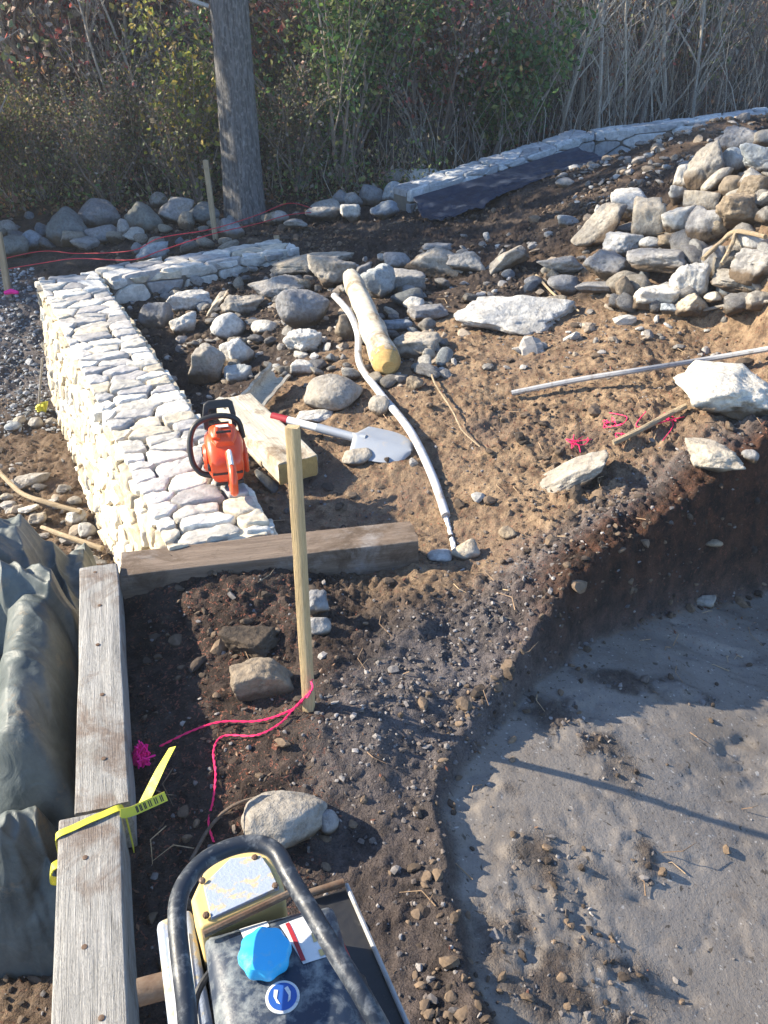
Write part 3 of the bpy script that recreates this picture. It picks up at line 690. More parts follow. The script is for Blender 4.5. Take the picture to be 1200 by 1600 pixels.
# further stones filling the two heaps: copies of six shapes
_named = [(o, o.location.copy()) for o in bpy.data.objects if o.name.split('.')[0] in ('stone', 'boulder', 'earth_clod')]
_cut = {'right','left','below','above','in','at','behind','between','under','near','lying','resting','closest','on','tucked','wedged','propped','leaning','beside','nearest','right','first','perched','tilted','half','against','just','where','touching','that','farthest','inside','over','standing','of','beyond'}
def short(l):
    w = l.split(); k = 1
    while k < len(w) and w[k] not in _cut: k += 1
    if w[k-1] in ('stone', 'slab', 'block', 'boulder', 'rock', 'chip', 'clod'): return ' '.join(w[:k])
    return ' '.join(w[:min(len(w), k+3)]) if k+3 <= len(w) else ' '.join(w[:k])
_used = set()
def near_label(p, s, what):
    for o, q in sorted(_named, key=lambda t: (t[1]-p).length)[:12]:
        dx = p.x-q.x; dy = p.y-q.y
        side = ('right of' if dx > 0 else 'left of') if abs(dx) > abs(dy)*1.3 else ('behind' if dy > 0 else 'in front of')
        l = '%s %s just %s the %s' % ('larger' if s > .13 else ('small' if s > .08 else 'tiny'), what, side, ' '.join(short(o['label']).split()[-5:]))
        if l not in _used: break
    _used.add(l); return l
fill = []
for i in range(6):
    V, F = rock_arrays(900+i, 'ab'[i % 2] if i < 4 else 's', 3); fill.append(nmesh('stone', V, F))
    fill[-1].materials.append(M[['grey', 'tan', 'white', 'blue', 'grey', 'tan'][i]])
random.seed(5); nf = 0
def fillrock(px, py, s, lab, grp):
    p = hit(px, py, s*.25); o = link('stone', random.choice(fill), None, None, p)
    o.scale = (s*random.uniform(.8, 1.3), s*random.uniform(.7, 1), s*random.uniform(.5, .85)); o.rotation_euler = (random.uniform(-.5, .5), random.uniform(-.5, .5), random.uniform(0, 6))
    kind_ = {0:'grey angular', 1:'tan rounded', 2:'pale angular', 3:'bluish rounded', 4:'flat grey', 5:'flat tan'}[fill.index(o.data)]
    tag(o, near_label(p, s, kind_+' stone'), 'stone', grp)
for i in range(110):
    px = random.uniform(930, 1260); py = random.uniform(215, 480)
    if py < 430-.68*(px-900)+20 or (px < 1000 and py < 300): continue
    fillrock(px, py, random.uniform(.07, .19), 'rough stone filling a gap in the big heap on the right', 'gap-filling stones of the right heap')
for i in range(110):
    px = random.uniform(250, 900); py = random.uniform(420, 600)
    if px < 215+(py-440)*.62+20 or (px > 700 and py > 480): continue
    fillrock(px, py, random.uniform(.05, .11), 'small loose stone filling a gap in the rubble inside the wall', 'small loose stones inside the wall')
for i in range(40):
    px = random.uniform(-30, 480); py = random.uniform(335, 395)
    if px > 380 and py > 360: continue
    fillrock(px, py, random.uniform(.08, .2), 'small stone between the boulders at the edge of the woods', 'small stones between the boulders')

# ------------------------------------------------------------------ STONE WALLS
def clip_poly(poly, n, c):
    out = []
    for i in range(len(poly)):
        p, q = poly[i], poly[(i+1) % len(poly)]; dp = p[0]*n[0]+p[1]*n[1]-c; dq = q[0]*n[0]+q[1]*n[1]-c
        if dp <= 0: out.append(p)
        if (dp < 0 < dq) or (dq < 0 < dp): t = dp/(dp-dq); out.append((p[0]+(q[0]-p[0])*t, p[1]+(q[1]-p[1])*t))
    return out
def cells(w, h, cw, ch, rnd, an=1.):
    seeds = []; r = 0; y = 0
    while y < h+ch:
        x = -cw*rnd.random()
        while x < w+cw: seeds.append((x+rnd.uniform(-.28, .28)*cw, y+rnd.uniform(-.3, .3)*ch)); x += cw*rnd.uniform(.7, 1.4)
        y += ch
    res = []; an = cw/ch
    for i, (sx, sy) in enumerate(seeds):
        poly = [(0,0),(w,0),(w,h),(0,h)]
        for j, (tx, ty) in enumerate(seeds):
            if i == j or abs(tx-sx) > 3.2*cw or abs(ty-sy) > 3.2*ch: continue
            nx_, ny_ = (tx-sx), (ty-sy)*an*an; c = (nx_*(tx+sx)+ny_*(ty+sy))/2
            poly = clip_poly(poly, (nx_, ny_), c)
            if len(poly) < 3: break
        if len(poly) >= 3:
            A = abs(sum(poly[k][0]*poly[(k+1) % len(poly)][1]-poly[(k+1) % len(poly)][0]*poly[k][1] for k in range(len(poly))))/2
            if A > .06*cw*ch: res.append(poly)
    return res
def stone_cells(mb, polys, frame, rnd, gap=.006, th=.05, bulge=.014, palette=None, tilt=.008, edge=0):
    """every cell becomes a rounded stone. frame(u, v, h) -> world point"""
    for poly in polys:
        cx = sum(p[0] for p in poly)/len(poly); cy = sum(p[1] for p in poly)/len(poly)
        n = 44; ring = []
        per = []; L = 0
        for k in range(len(poly)):
            a, b = poly[k], poly[(k+1) % len(poly)]; per.append((L, a, b)); L += math.hypot(b[0]-a[0], b[1]-a[1])
        for q in range(n):
            s = L*q/n
            for (l0, a, b) in reversed(per):
                if s >= l0-1e-9: d = math.hypot(b[0]-a[0], b[1]-a[1]) or 1; t = (s-l0)/d; ring.append([a[0]+(b[0]-a[0])*t, a[1]+(b[1]-a[1])*t]); break
        for _ in range(1): ring = [[(ring[k-1][0]+2*ring[k][0]+ring[(k+1) % n][0])/4, (ring[k-1][1]+2*ring[k][1]+ring[(k+1) % n][1])/4] for k in range(n)]
        size = math.sqrt(abs(sum(ring[k][0]*ring[(k+1) % n][1]-ring[(k+1) % n][0]*ring[k][1] for k in range(n)))/2)
        f = lambda s_: [(cx+(x-cx)*s_, cy+(y-cy)*s_) for x, y in ring]
        k0 = 1-2*gap/max(size, .02)*rnd.uniform(.7, 1.4); tx, ty = rnd.uniform(-tilt, tilt)/max(size, .03)*2, rnd.uniform(-tilt, tilt)/max(size, .03)*2
        h0 = rnd.uniform(-.6, .7)*bulge; sd = rnd.randint(0, 999)
        V = []; prof = [(1.0, -th), (1.0, -.012), (.99, -.001), (.965, .55*bulge), (.90, .88*bulge), (.65, .97*bulge), (.3, 1.*bulge)]
        for (s_, hh) in prof:
            for (x, y) in f(k0*s_):
                nz = float(vnoise(x*24+sd, y*24)) if hh > -.01 else 0; nz2 = float(vnoise(x*75+sd, y*75)) if hh > -.01 else 0
                V.append(frame(x+(nz2*.002), y+nz*.003, hh+(0 if hh <= -th else h0+(x-cx)*tx+(y-cy)*ty)+nz*bulge*.5+nz2*bulge*.3))
        F = [[i*n+k, i*n+(k+1) % n, (i+1)*n+(k+1) % n, (i+1)*n+k] for i in range(len(prof)-1) for k in range(n)]
        V.append(frame(cx, cy, bulge*1.02+h0)); c = len(V)-1; m = (len(prof)-1)*n
        F += [[m+k, m+(k+1) % n, c] for k in range(n)]
        pc = rnd.choice(palette); j = rnd.uniform(.82, 1.15); mb.add(V, F, tuple(x*j for x in pc))
def wall_run(A, B, width, ztop, zbot, root, side, rnd, pal, cap=(.13, .105), face=(.15, .085), batter=.06, facings=(1, -1), fpal=None, endcap=()):
    """a run of mortared wall with its outer edge A->B and its body to the side"""
    A = Vector((A[0], A[1], 0)); B = Vector((B[0], B[1], 0)); T = (B-A); L = T.length; T.normalize(); N = Vector((T.y, -T.x, 0))*side
    core = MB(); nseg = 12; e = .014
    def q(u, v, z): return A+T*u+N*v+Vector((0, 0, z))
    zt = lambda u: ztop[0]+(ztop[1]-ztop[0])*u/L; zb = lambda u: zbot[0]+(zbot[1]-zbot[0])*u/L
    V = []; 
    for i in range(nseg+1):
        u = e+(L-2*e)*i/nseg; V += [q(u, e-batter, zb(u)), q(u, width-e+.02, zb(u)), q(u, width-e, zt(u)-.020), q(u, e, zt(u)-.020)]
    Fc = [[i*4+k, i*4+(k+1) % 4, (i+1)*4+(k+1) % 4, (i+1)*4+k] for i in range(nseg) for k in range(4)]+[[3,2,1,0], [nseg*4+k for k in range(4)]]
    core.add(V, Fc); core.build('mortar_core', M['mortar'], root)
    top = MB(); stone_cells(top, cells(L, width, cap[0], cap[1], rnd), lambda u, v, h: q(u, v, zt(u)+h), rnd, palette=pal, bulge=.0075, gap=.0050, tilt=.004)
    top.build('coping', M['wallstone'], root, col=True)
    if 1 in facings:
        fm = MB(); hmax = max(ztop[0]-zbot[0], ztop[1]-zbot[1]); pal = fpal or pal
        def fr(u, v, h):
            z = zt(u)-.004-v; b = batter*min(1, v/hmax); return q(u, -b-h, z)
        stone_cells(fm, cells(L, hmax, face[0], face[1], rnd), fr, rnd, palette=pal, bulge=.012, gap=.0065, th=.05)
        fm.build('outer_facing', M['wallstone'], root, col=True)
    if -1 in facings:
        fm = MB(); hmax = .42
        stone_cells(fm, cells(L, hmax, face[0], face[1], rnd), lambda u, v, h: q(u, width+h, zt(u)-.004-v), rnd, palette=pal, bulge=.012, gap=.0065, th=.05)
        fm.build('inner_facing', M['wallstone'], root, col=True)
    if endcap:
        fm = MB(); hmax = ztop[0]-zbot[0]
        stone_cells(fm, cells(width, hmax, face[0], face[1], rnd), lambda u, v, h: q(-h, u, zt(0)-.004-v), rnd, palette=pal, bulge=.012, gap=.0065, th=.05)
        fm.build('end_facing', M['wallstone'], root, col=True)
PAL = [(.50,.475,.43), (.60,.57,.51), (.40,.39,.38), (.54,.48,.38), (.66,.64,.60), (.46,.44,.42), (.34,.33,.33)]
ZW = .12
wA, wB = atz(262,862,ZW), atz(58,436,ZW); wC = atz(172,441,ZW)
wroot = thing('stone_wall', 'low L-shaped wall of pale mortared fieldstone with sunlit outer face', 'stone wall', (0,0,0))
wall_run(wA, wB, .36, (ZW, ZW), (-.95, -.45), wroot, 1, random.Random(3), PAL, cap=(.098, .165), face=(.15, .075), fpal=[(.66,.58,.44), (.72,.66,.53), (.56,.47,.33), (.74,.70,.61), (.46,.39,.29)], endcap=(1,))
wD = atz(470,388,.10)
Tn = (wD-wC); Tn.z = 0; Tn.normalize()
s0 = wC+Tn*(.02)+Vector((-.03, .045, 0))
# the wing starts a joint's width beyond the inner face of the long leg
wall_run(s0, Vector((wD.x, wD.y, 0)), .30, (ZW, .10), (-.35, -.2), wroot, -1, random.Random(8), PAL, cap=(.24, .12), face=(.22, .1), batter=.0, facings=(1,))
# far retaining wall
fw = thing('retaining_wall', 'long low stone retaining wall rising to the right in front of the woods', 'stone wall', (0,0,0))
fpts = [atz(640,300,.27), atz(780,257,.40), atz(930,208,.53), atz(1200,176,.70), atz(1500,138,.80)]
rndf = random.Random(12)
PALB = [(.40,.42,.44), (.50,.51,.52), (.34,.35,.37), (.56,.57,.57)]
for a, b in zip(fpts[:-1], fpts[1:]):
    wall_run(a, b, .26, (a.z, b.z), (a.z-.55, b.z-.55), fw, -1, rndf, PALB, cap=(.3, .17), face=(.34, .13), batter=0, facings=(1,))
# black cloth draped on the wall's near side
def cloth():
    n, m = 110, 30; V = []
    a, b, c = fpts[0], fpts[1], fpts[2]
    for i in range(n):
        t = i/(n-1)*1.75; p = a.lerp(b, t) if t <= 1 else b.lerp(c, t-1); T = ((b-a) if t <= 1 else (c-b)); T.z = 0; T.normalize(); N = Vector((T.y, -T.x, 0))
        for j in range(m):
            s = j/(m-1); out = .05+.62*s**1.2*(1-.45*t/1.75); top = p.z-.035-.01*t
            q = p+N*out; g = gz(q.x, q.y)-.02; z = top+(g+.03-top)*min(1, s*1.02)
            f = .030*math.sin(t*17+3*math.sin(s*3)+2*s)*s+.06*float(fbm(np.array([t*6]), np.array([s*4]), s=77)[0])*(.3+s)
            V.append(p+N*(out+f)+Vector((0, 0, z-p.z+f*.4))+T*(-.22*s*(1-t)))
    V = np.array([v[:] for v in V]); I = np.arange(n*m).reshape(n, m)
    F = np.stack([I[:-1, :-1], I[1:, :-1], I[1:, 1:], I[:-1, 1:]], 2).reshape(-1, 4); return nmesh('landscape_cloth', V, F)
o = link('landscape_cloth', cloth(), M['fabric']); sm = o.modifiers.new('s', 'SOLIDIFY'); sm.thickness = .004
tag(o, 'black landscape cloth draped down the near side of the far stone wall', 'ground cloth')

# ------------------------------------------------------------------ TIMBERS
def beam(name, p0, p1, w, h, mat, label=None, cat=None, parent=None, up=Vector((0,0,1)), wob=.002, seg=60, group=None, bev=.004, taper=1.):
    """squared timber; p0, p1 are the ends of the centre line"""
    p0, p1 = Vector(p0), Vector(p1); T = (p1-p0); L = T.length; T.normalize(); S = up.cross(T).normalized(); U = T.cross(S)
    prof = []; b = bev
    for (sx, sy) in ((1,-1), (1,1), (-1,1), (-1,-1)):
        for k in range(3):
            a = {(1,-1): -PI/2, (1,1): 0, (-1,1): PI/2, (-1,-1): PI}[(sx, sy)]+k*PI/4
            prof.append((sx*(w/2-b)+b*math.cos(a), sy*(h/2-b)+b*math.sin(a)))
    ext = []
    for i in range(len(prof)):
        a_, b_ = prof[i], prof[(i+1) % len(prof)]; d = math.hypot(a_[0]-b_[0], a_[1]-b_[1]); m = max(1, int(d/.02))
        for k in range(m): ext.append((a_[0]+(b_[0]-a_[0])*k/m, a_[1]+(b_[1]-a_[1])*k/m))
    n = len(ext); V = []; sd = random.randint(0, 99)
    for i in range(seg+1):
        x = L*i/seg-L/2; sc = 1-(1-taper)*i/seg
        for (y, z) in ext:
            q = wob*float(vnoise(x*6+sd, y*40, z*40)); V.append((x+(wob*1.5*float(vnoise(y*60, z*60, s=sd)) if i in (0, seg) else 0), y*sc+q, z*sc+q))
    F = [[i*n+k, i*n+(k+1) % n, (i+1)*n+(k+1) % n, (i+1)*n+k] for i in range(seg) for k in range(n)]+[list(range(n-1, -1, -1)), [seg*n+k for k in range(n)]]
    me = nmesh(name, np.array(V), F); me.set_sharp_from_angle(angle=R(50))
    o = link(name, me, mat, parent)
    o.matrix_basis = Matrix.Translation((p0+p1)/2) @ Matrix((T, S, U)).transposed().to_4x4()
    if label: tag(o, label, cat, group)
    return o
zt = .14
a0, a1 = atz(154,884,zt), atz(141,1600,zt)
d_ = (a1-a0).normalized(); a1 = a1+d_*.5
f0, f1 = atz(154,884,.135), atz(160,1262,.135)
n0, n1_ = atz(140,1272,.155), atz(140,1600,.155); n1_ = n1_+(n1_-n0).normalized()*.5
lt = thing('landscape_timber', 'long grey weathered timber running from the wall corner to the yellow ribbon', 'timber', (f0+f1)/2)
beam('beam', f0+Vector((0,0,-.07))-lt.location, f1+Vector((0,0,-.07))-lt.location, .112, .14, M['oldwood'], parent=lt, wob=.003, seg=90)
lt2 = thing('landscape_timber', 'near grey timber with the yellow ribbon tied round its far end', 'timber', (n0+n1_)/2)
beam('beam', n0+Vector((0,0,-.08))-lt2.location, n1_+Vector((0,0,-.08))-lt2.location, .125, .16, M['oldwood'], parent=lt2, wob=.003, seg=90)
random.seed(3)
def nail(p, par): mb = MB(); mb.lathe([(.0055, -.004), (.0055, .0006), (.003, .0012)], 10, Matrix.Translation(p-par.location)); mb.build('nail', M['rust'], par)
for t in (.04, .22, .41, .62, .85): nail(f0.lerp(f1, t)+Vector((random.uniform(-.02, .02), 0, .002)), lt)
for t in (.12, .33, .47): nail(n0.lerp(n1_, t)+Vector((.02*math.sin(t*30), 0, .002)), lt2)
c0, c1 = atz(188,884,.115), atz(648,832,.125)
ct = beam('landscape_timber', c0+Vector((0,.01,-.06)), c1+Vector((0,.01,-.06)), .135, .125, M['brownwood'], 'brown timber laid crosswise against the near end of the stone wall', 'timber', wob=.003, seg=70)
# stake
sb = atz(484,1122,.02); s_t = sb+Vector((-.004, .012, .825))
sk = beam('wooden_stake', sb-Vector((0,0,.12)), s_t, .029, .021, M['newwood'], 'new square wooden stake standing upright in the foreground soil', 'stake', up=Vector((.25,1,0)).normalized(), wob=.0005, seg=20, bev=.0015)
# far stakes
def stake(px0, py0, px1, py1, zb, w, label, mat='stick'):
    b = atz(px1, py1, zb); d = ray(px0, py0); # top: on the ray at about the distance of the base
    t = (b.y+.03)/d[1]; top = Vector((d[0]*t, b.y+.03, CAMZ+d[2]*t))
    return beam('wooden_stake', b-(top-b).normalized()*.1, top, w, w*.7, M[mat], label, 'stake', up=Vector((0,1,0)), wob=.0008, seg=16, bev=.002, group=None)
p = hit(337, 374); stake(321,250,337,374,p.z,.04,'thin wooden stake leaning left in front of the tree trunk')
p = hit(14, 462); stake(-3,362,14,462,p.z,.045,'thin wooden stake at the left edge beyond the wall')
p = hit(433, 386); stake(432,368,434,388,p.z,.04,'short stub of a wooden stake beyond the wing of the wall')
# peeled log
lg = thing('peeled_log', 'short white peeled log leaning on the rubble with an ochre cut end', 'log', hit(575,520))
e0 = hit(604,566,.075); e1 = hit(548,432,.16); e1 = e1
ax = (e1-e0).normalized()
mb = MB(); pts = [e0+ax*((e1-e0).length*k/14) for k in range(15)]; mb.tube([q-lg.location for q in pts], [.066-.0012*k+.004*math.sin(k*1.7)+.002*math.sin(k*3.9) for k in range(15)], 26, jit=.035)
lo = mb.build('trunk', M['palewood'], lg)
mb = MB(); mb.tube([e0-ax*.055-lg.location, e0-ax*.035-lg.location, e0-ax*.0-lg.location, e0+ax*.04-lg.location], [.030, .050, .066, .068], 22, jit=.01); mb.build('cut_end', M['ochre'], lg)
# sawn beam offcut beside the chainsaw
b0, b1 = hit(366,634,.075), hit(466,734,.075); b0.z = max(b0.z, .085)
off_ = thing('wood_offcut', 'thick pale sawn beam offcut lying beside the orange chainsaw', 'wood offcut', (b0+b1)/2)
bv = (b1-b0).normalized(); beam('end_grain', b1-bv*.001-off_.location, b1+bv*.004-off_.location, .158, .083, M['ochre'], parent=off_, wob=.002, seg=1, bev=.006)
beam('block', b0-off_.location, b1-off_.location, .165, .09, M['palewood'], parent=off_, wob=.004, seg=24, bev=.008)
b2, b3 = hit(352,655,.04), hit(415,725,.04)
beam('wood_plank', b2, b3, .035, .03, M['palewood'], 'narrow strip of pale wood between the chainsaw and the beam offcut', 'wood strip', wob=.003, seg=20)
rock(400,728,437,778,'b','dark','smooth dark stone between the chainsaw and the sawn offcut', 'stones lying on the dirt slope', T=(52,26,-52))
# curved bark shell behind the offcut
def shell():
    p0, p1 = hit(392,636,.05), hit(438,584,.08); T = (p1-p0).normalized(); L = (p1-p0).length; S = Vector((0,0,1)).cross(T).normalized(); U = T.cross(S)
    V = []; n, m = 16, 14; F = []
    for lay, r in ((0, .055), (1, .042)):
        for i in range(n):
            for j in range(m):
                a = R(200)*j/(m-1)-R(100)-PI/2+.5; rr = r*(1+.05*math.sin(i*1.3+j)); V.append(p0+T*(L*i/(n-1)+(.01*math.sin(j*1.7) if i in (0, n-1) else 0))+S*(rr*math.cos(a))+U*(rr*math.sin(a)+.02)-p0)
    k = n*m
    for i in range(n-1):
        for j in range(m-1): a = i*m+j; F.append([a, a+1, a+m+1, a+m]); F.append([k+a, k+a+m, k+a+m+1, k+a+1])
    for i in range(n-1):
        for j in (0, m-1): a = i*m+j; F.append([a, a+m, k+a+m, k+a])
    for j in range(m-1):
        for i in (0, n-1): a = i*m+j; F.append([a, a+1, k+a+1, k+a])
    mb = MB(); mb.add(V, F); return mb, p0
mb, p0 = shell(); tag(mb.build('bark_shell', M['palewood'], loc=p0), 'curved hollow piece of pale bark behind the sawn offcut', 'bark piece')

# ------------------------------------------------------------------ pipe, rod, rope, sticks, shovel
def smooth_path(P, n=8):
    P = [Vector(p) for p in P]; out = []
    for i in range(len(P)-1):
        a, b, c, d = P[max(i-1, 0)], P[i], P[i+1], P[min(i+2, len(P)-1)]
        for k in range(n):
            t = k/n; out.append(.5*((2*b)+(c-a)*t+(2*a-5*b+4*c-d)*t*t+(3*b-a-3*c+d)*t**3))
    return out+[P[-1]]
def rod(name, pix, r, mat, label, cat, lift=None, n=10, sides=8, group=None, taper=None, jit=0):
    lift = r if lift is None else lift; L = lift if hasattr(lift, '__len__') else [lift]*len(pix)
    P = smooth_path([hit(x, y, l) for (x, y), l in zip(pix, L)], n); c = P[0].copy()
    rad = [r]*len(P) if not taper else [r*(1+(taper-1)*i/(len(P)-1)) for i in range(len(P))]
    mb = MB(); mb.tube([p-c for p in P], rad, sides, jit=jit); o = mb.build(name, M[mat], loc=c); tag(o, label, cat, group); return o
rod('plastic_pipe', [(522,462),(545,488),(559,522),(562,568),(592,612),(640,672),(674,740),(697,806)], .0165, 'pvc', 'long pale bent pipe running down the dirt from the peeled log', 'pipe', lift=[.14,.12,.08,.05,.03,.025,.02,.02], sides=14)
rod('rope_end', [(697,808),(702,826),(706,842),(710,860)], .008, 'whitep', 'short white rope end hanging from the lower end of the pipe', 'rope', jit=.25)
rod('steel_rod', [(800,614),(900,594),(1000,578),(1100,562),(1230,540)], .012, 'greyrod', 'straight grey rod lying across the dirt to the right edge', 'rod', lift=[.02,.05,.06,.05,.06], n=6)
rod('stick', [(958,692),(1000,672),(1040,650),(1072,634)], .011, 'stick', 'pale stick pointing down from the big white rock among pink twine', 'stick', lift=.03, n=6, jit=.06)
rod('stick', [(-10,728),(30,768),(70,784),(126,800)], .013, 'stick', 'upper of two dry sticks on the rubble left of the wall', 'stick', lift=.07, n=6, jit=.08)
rod('stick', [(66,824),(110,840),(160,857)], .012, 'stick', 'lower of two dry sticks on the rubble left of the wall', 'stick', lift=.07, n=6, jit=.08)
rod('branch', [(1098,405),(1125,380),(1150,362),(1196,370)], .011, 'stick', 'bent brown branch lying on the stones of the heap', 'branch', lift=.2, n=5, jit=.15)
rod('branch', [(1150,364),(1142,385),(1128,412)], .010, 'stick', 'short brown branch forking down from the bent one on the heap', 'branch', lift=.2, n=5, jit=.15)
rod('root', [(838,430),(868,462),(905,486)], .008, 'stick', 'thin brown root in the soil right of the flat white rock', 'root', lift=.03, n=5, jit=.2, taper=.5)
rod('root', [(672,575),(680,600),(706,640),(722,672),(750,698)], .005, 'stick', 'curved thin root crossing the dirt below the tan flattened stone', 'root', lift=.03, n=6, jit=.2, taper=.5)
rod('root', [(298,1345),(330,1290),(372,1255),(440,1240)], .004, 'brownwood', 'thin dark root on the soil behind the black tube', 'root', lift=.012, n=6, jit=.2)
rod('stick', [(66,560),(62,612),(60,640)], .007, 'greystick', 'thin grey stick standing against the far foot of the wall', 'stick', lift=[.3,.12,.02], n=4)
rod('branch', [(1080,490),(1130,478),(1210,470)], .007, 'greystick', 'thin pale branch above the grey rod at the right edge', 'branch', lift=.03, n=5, jit=.15)
# yellow wild flower left of the wall
pf = hit(70, 644, .0); mb = MB()
for k in range(16): mb.tube([pf*0, Vector((random.uniform(-.04, .04), random.uniform(-.03, .03), random.uniform(.02, .07)))], [.008, .012], 5)
tag(mb.build('yellow_tuft', M['strap'], loc=pf), 'small bright yellow tuft on the dark soil left of the wall', 'flower tuft')
# shovel
sh_c = hit(596, 688, .03)
hx = hit(552,683,.04); hy = hit(425,650,.10); tip = hit(641,703,.02)
sh = thing('shovel', 'round pointed metal shovel lying blade up on the dirt', 'shovel', sh_c)
ax = (tip-hx); Lb = ax.length; ax.normalize(); sx = Vector((0,0,1)).cross(ax).normalized(); ux = ax.cross(sx); ux = (ux+Vector((-.15,-.25,0))).normalized(); sx = ux.cross(ax).normalized()
V = []; F = []; n, m = 22, 15
for lay in (0, 1):
    for i in range(n):
        t = i/(n-1); wd = .088*(min(1, (t/.10))**.55)*max(0, 1-max(0, (t-.42)/.58)**2.3)**.5+.006
        for j in range(m):
            s = j/(m-1)*2-1; dome = .026*(1-s*s)*(1-.5*t)+.010*math.exp(-(s/.22)**2)*(1-t); V.append(hx+ax*(Lb*1.02*t)+sx*(wd*s)+ux*(dome-.012-(.003 if lay else 0))-sh_c)
k = n*m
for i in range(n-1):
    for j in range(m-1): a = i*m+j; F.append([a, a+m, a+m+1, a+1]); F.append([k+a, k+a+1, k+a+m+1, k+a+m])
for i in range(n-1):
    for j in (0, m-1): a = i*m+j; F.append([a, a+m, k+a+m, k+a])
mb = MB(); mb.add(V, F); mb.build('blade', M['steel'], sh)
mb = MB(); hd = (hy-hx).normalized(); mb.tube([hx+ax*.06+ux*.012-sh_c, hx-sh_c, hx+hd*.10-sh_c, hx+hd*.16-sh_c], [.012, .018, .019, .019], 12); mb.build('socket', M['steel'], sh)
mb = MB(); mb.tube([hx+hd*.15-sh_c, hx+hd*((hy-hx).length*.8)-sh_c], .0162, 12); mb.build('handle', M['whitep'], sh)
mb = MB(); Lh = (hy-hx).length; mb.tube([hx+hd*(Lh*.8)-sh_c, hy-sh_c], [.0168, .016], 12); mb.build('grip', M['red'], sh)
# pink twine, knot, ribbons
def twine(pix, lift, mat, label, r=.0025, group='pink twine in the near soil', cat='twine', name='twine'):
    L = lift if hasattr(lift, '__len__') else [lift]*len(pix)
    P = smooth_path([hit(x, y, l) for (x, y), l in zip(pix, L)], 14); c = P[0].copy(); mb = MB()
    for ph in (0, PI):
        mb.tube([p-c+Vector((math.cos(i*.9+ph), math.sin(i*.9+ph), .6*math.sin(i*.9+ph)))*r*.55 for i, p in enumerate(P)], r*.75, 5)
    return tag(mb.build(name, M[mat], loc=c), label, cat, group)
twine([(488,1062),(470,1098),(440,1116),(400,1127),(345,1128),(300,1142),(250,1166)], [.1,.03,.012,.01,.01,.01,.012], 'pink', 'upper pink twine running from the stake toward the hot pink bundle')
twine([(488,1078),(462,1104),(438,1130),(400,1149),(350,1150),(334,1172),(337,1210),(333,1250),(326,1285),(334,1315)], [.08,.02,.008]+[.008]*7, 'pink', 'lower pink twine looping from the stake down to the machine')
twine([(480,1090),(488,1075),(486,1066)], .1, 'pink', 'bit of pink twine wrapped round the stake')
kp = hit(221, 1182, .03); mb = MB(); random.seed(9)
for k in range(26):
    P = [Vector((random.gauss(0, .010), random.gauss(0, .008), random.gauss(0, .018))) for _ in range(5)]; mb.tube(smooth_path(P, 4), .0026, 5)
mb.tube(smooth_path([Vector((0,0,.01)), Vector((.002,0,.035)), Vector((-.001,.004,.05))], 4), .002, 5)
tag(mb.build('twine_bundle', M['hotpink'], loc=kp), 'hot pink bundle of twine against the side of the long timber', 'twine bundle')
random.seed(4)
for (cx, cy, s, l) in [(900,692,22,'tangle of red-pink string lowest on the dirt left of the stick'), (955,660,20,'small tangle of red-pink string above the pale stick'), (1035,655,32,'larger tangle of red-pink string beside the big white rock'), (968,682,12,'little red-pink string knot at the lower end of the stick')]:
    c = hit(cx, cy, .01); mb = MB()
    for k in range(5):
        P = [hit(cx+random.gauss(0, s*.6), cy+random.gauss(0, s*.3), .012)-c for _ in range(4)]; mb.tube(smooth_path(P, 6), .0018, 4)
    tag(mb.build('string_tangle', M['pink'], loc=c), l, 'string', 'pink string on the dirt slope')
def ribbon(mb, P, wvec, w, th=.0012):
    P = [Vector(p) for p in P]; V = []; n = len(P)
    for i, p in enumerate(P):
        T = (P[min(i+1, n-1)]-P[max(i-1, 0)]).normalized(); S = (wvec[i] if isinstance(wvec, list) else wvec); S = (S-T*S.dot(T)).normalized(); U = T.cross(S)
        V += [p+S*w/2+U*th/2, p-S*w/2+U*th/2, p-S*w/2-U*th/2, p+S*w/2-U*th/2]
    F = [[i*4+k, i*4+(k+1) % 4, (i+1)*4+(k+1) % 4, (i+1)*4+k] for i in range(n-1) for k in range(4)]+[[3,2,1,0], [(n-1)*4+k for k in range(4)]]
    mb.add(V, F)
# caution ribbon round the timber
T = (a1-a0).normalized(); S = Vector((-T.y, T.x, 0)).normalized()
if S.x < 0: S = -S
T = (n1_-n0).normalized(); S = Vector((-T.y, T.x, 0)).normalized(); S = S if S.x > 0 else -S; cpt = n0+T*.022
rb = thing('ribbon_tie', 'yellow printed ribbon tied round the long timber with loose ends', 'ribbon', cpt)
hw = .0665; mb = MB()
loop = [(-hw-.006,-.20), (-hw-.003,-.1), (-hw-.002,-.02), (-hw+.004,.0025), (-.03,.004), (0,.006), (.03,.005), (hw-.004,.0035), (hw+.003,-.02), (hw+.005,-.08), (hw+.006,-.135)]
P = [S*x+Vector((0,0,z))+T*(-.020*x/hw) for x, z in loop]; ribbon(mb, smooth_path(P, 4), T, .017, .0016)
mb.build('loop', M['strap'], rb)
mb = MB(); P = [S*(hw-.004)+Vector((0,0,.006)), S*(hw+.02)+Vector((0,.005,.0)), S*(hw+.055)+Vector((0,.012,.004)), S*(hw+.105)+Vector((0,.018,.015))]
P = [P[0]+(q_-P[0])*.85 for q_ in P]; ribbon(mb, smooth_path(P, 5), Vector((0,.55,.85)).normalized(), .021); tl = mb.build('tail', M['strap'], rb)
mb = MB()   # printed black marks on the tail
Pp = smooth_path(P, 12)
